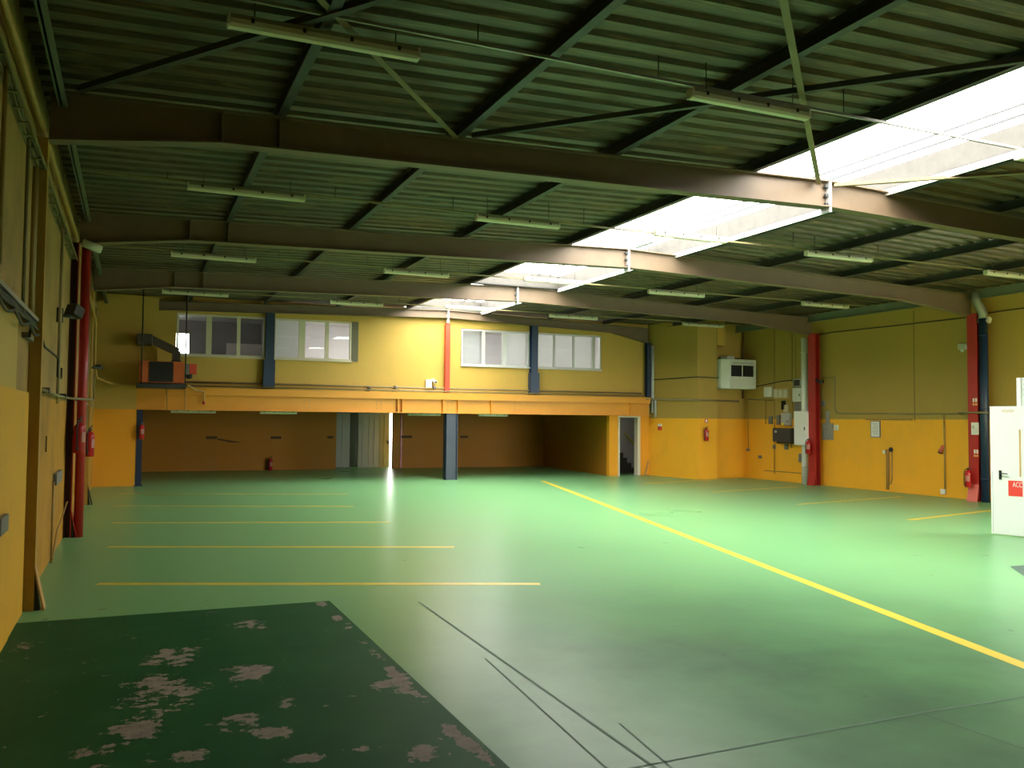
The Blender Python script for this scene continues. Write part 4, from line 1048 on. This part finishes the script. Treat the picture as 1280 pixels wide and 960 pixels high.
# lower cable run
rt = thing('cable_tray', 'narrow rail with looping dark cables at the edge of the bright panel on left wall', 'cable tray', (-.95, 9, 3.0))
MB().box(-.97, -.91, 6.0, 10.25, 2.98, 3.02).build('tray', M_GALV, rt)
for i in range(4):
    pts = [(-.94+.012*i, y, 2.98-.03*i-(.07 if i == 3 else .02)*abs(math.sin((y-6)*math.pi/1.1))) for y in [6+.12*k for k in range(36)]]
    MB().tube(pts, .013, 6).build('cable', M_CABLE, rt)
pipe_run('conduit', [(-.93, 10.65, 2.92), (-.93, 11.2, 2.80), (-.93, 12.9, 2.80), (-.93, 13.2, 2.78), (-.93, 13.2, 2.55), (-.93, 13.9, 2.55), (-.93, 13.9, 2.70)], .014, M_CABLE, 'dark bent conduit on left wall between the ochre and red columns')
pipe_run('conduit', [(-.93, 9.75, 2.9), (-.93, 9.62, 2.78)], .012, M_CABLE, 'short cable down to the grey switch on left wall')
wbox('wall_switch', (27, 414.5), (34, 427), 'x', -1.0, .06, M_GREY, 'grey switch box beside the bright yellow panel on left wall', 'switch')
pipe_run('conduit', [(-.93, 11.0, 2.31), (-.93, 13.6, 2.29), (-.93, 16.1, 2.31), (-.62, 16.36, 2.30), (-.93, 16.7, 2.30), (-.93, 25.0, 2.30)], .02, M_PIPEG, 'olive conduit along the left wall passing the red column')
for px, py, lab in ((59, 488, 'small dark clamp on the left wall conduit'), (80, 495, 'second dark clamp on the left wall conduit near red column')):
    p = at(px, py, 'x', xl)
    tag(MB().box(-1, -.90, p.y-.05, p.y+.05, p.z-.03, p.z+.035).build('pipe_clamp_box', M_CABLE, bevel=.01), lab, 'clamp')
wbox('wall_socket', (66.5, 592), (73, 601), 'x', -1.0, .05, M_GREY, 'grey socket on left wall between ochre and red columns', 'socket', group='wall sockets')
p = at(69, 602, 'x', xl)
pipe_run('conduit', [(-.95, p.y, p.z), (-.95, p.y, .03)], .014, M_PIPEY, 'thin conduit below the grey socket on left wall')
pipe_run('conduit', [(-.95, p.y+.2, .05), (-.95, p.y+.9, .35), (-.93, 16.0, .62)], .012, M_PIPEY, 'thin hose rising from the floor toward the red column')
wbox('wall_socket', (-6, 649), (3, 663), 'x', -.97, .045, M_GREY, 'grey socket on the bright yellow wall at the left edge', 'socket', group='wall sockets')
for px, py, h in ((44, 575, .35), (58, 555, .2)):
    p = at(px, py, 'x', -.99)
    tag(MB().box(-1, -.985, p.y-.015, p.y+.015, p.z-h/2, p.z+h/2).build('wall_hook', M_SCREW), 'dark iron strip on left wall %s' % ('near the ochre column' if px < 50 else 'between the columns at head height'), 'hook')
# black flood light on an arm
rt = thing('flood_light', 'black flood light on a short arm on left wall before the red column', 'light', (-.9, 14.0, 3.4))
p = at(76, 394, 'x', -.95)
MB().box(-1, -.92, p.y-.07, p.y+.07, p.z-.10, p.z+.10).build('mount', M_BLACK, rt)
MB().tube([(-.93, p.y, p.z), (-.80, p.y+.22, p.z)], .022, 8).build('arm', M_BLACK, rt)
MB().obox((-.79, p.y+.22, p.z+.085), (.05, .07, -.035), (-.07, .09, .0), (.02, .02, .075)).build('lamp_head', M_BLACK, rt, bevel=.01)
MB().obox((-.735, p.y+.295, p.z+.05), (.004, .006, -.004), (-.055, .07, .0), (.018, .018, .062)).build('lens', M_GREY, rt)
# bracket fitting near the far pier
rt = thing('pipe_fitting', 'dark valve on the thick pipe near the left pier', 'valve', (-.8, 24.5, 3.2))
MB().tube([(-.95, 24.2, 3.25), (-.7, 24.7, 3.27)], .03, 8).build('stem', M_CABLE, rt); MB().lathe((-.8, 24.5, 3.28), [(.03, 0), (.09, .02), (.09, .05), (.03, .07)], 12).build('wheel', M_CABLE, rt)
# vent arm seen against the skylight
rt = thing('vent_actuator', 'small dark actuator arm standing on the skylight edge', 'actuator', (10.85, 17.2, 6.0))
MB().bar((10.78, 17.6, 6.10), (10.78, 16.75, 6.10), .12, .015).build('arm', M_LGREY, rt)
MB().tube([(10.78, 17.2, 6.1), (10.95, 17.25, 5.96)], .012, 6).tube([(10.78, 17.35, 6.1), (10.98, 17.45, 6.0)], .012, 6).build('strut', M_LGREY, rt)

# ------------------------------------------------------------------ light, world, camera
w = bpy.data.worlds.new('World'); SC.world = w; w.use_nodes = True
bg = w.node_tree.nodes['Background']; bg.inputs[0].default_value = (1.0, .97, .90, 1); bg.inputs[1].default_value = 19.5
def portal(loc, rot, sx, sy):
    Lp = bpy.data.lights.new('daylight_portal', 'AREA'); Lp.shape = 'RECTANGLE'; Lp.size = sx; Lp.size_y = sy; Lp.cycles.is_portal = True
    o = bpy.data.objects.new('daylight_portal', Lp); C.objects.link(o); o.location = loc; o.rotation_euler = rot
portal(((GX0+GX1)/2, 10.05, GZ/2), (math.pi/2, 0, 0), GX1-GX0, GZ)

cd = bpy.data.cameras.new('camera'); cam = bpy.data.objects.new('camera', cd); C.objects.link(cam)
cd.sensor_width = 36; cd.sensor_fit = 'HORIZONTAL'; cd.lens = 36*FPX/1280; cd.clip_end = 300; cd.clip_start = .05
mt = Matrix((RT, UP, -_fw)).transposed().to_4x4(); mt.translation = CAM
cam.matrix_world = mt; SC.camera = cam
SC.view_settings.view_transform = 'Standard'; SC.view_settings.look = 'None'
SC.view_settings.exposure = 0.0; SC.view_settings.gamma = 1; SC.view_settings.use_curve_mapping = False
cy = SC.cycles
cy.max_bounces = 10; cy.diffuse_bounces = 7; cy.glossy_bounces = 4; cy.transparent_max_bounces = 12
cy.use_denoising = True; cy.sample_clamp_indirect = 6
try: cy.denoiser = 'OPENIMAGEDENOISE'
except Exception: pass
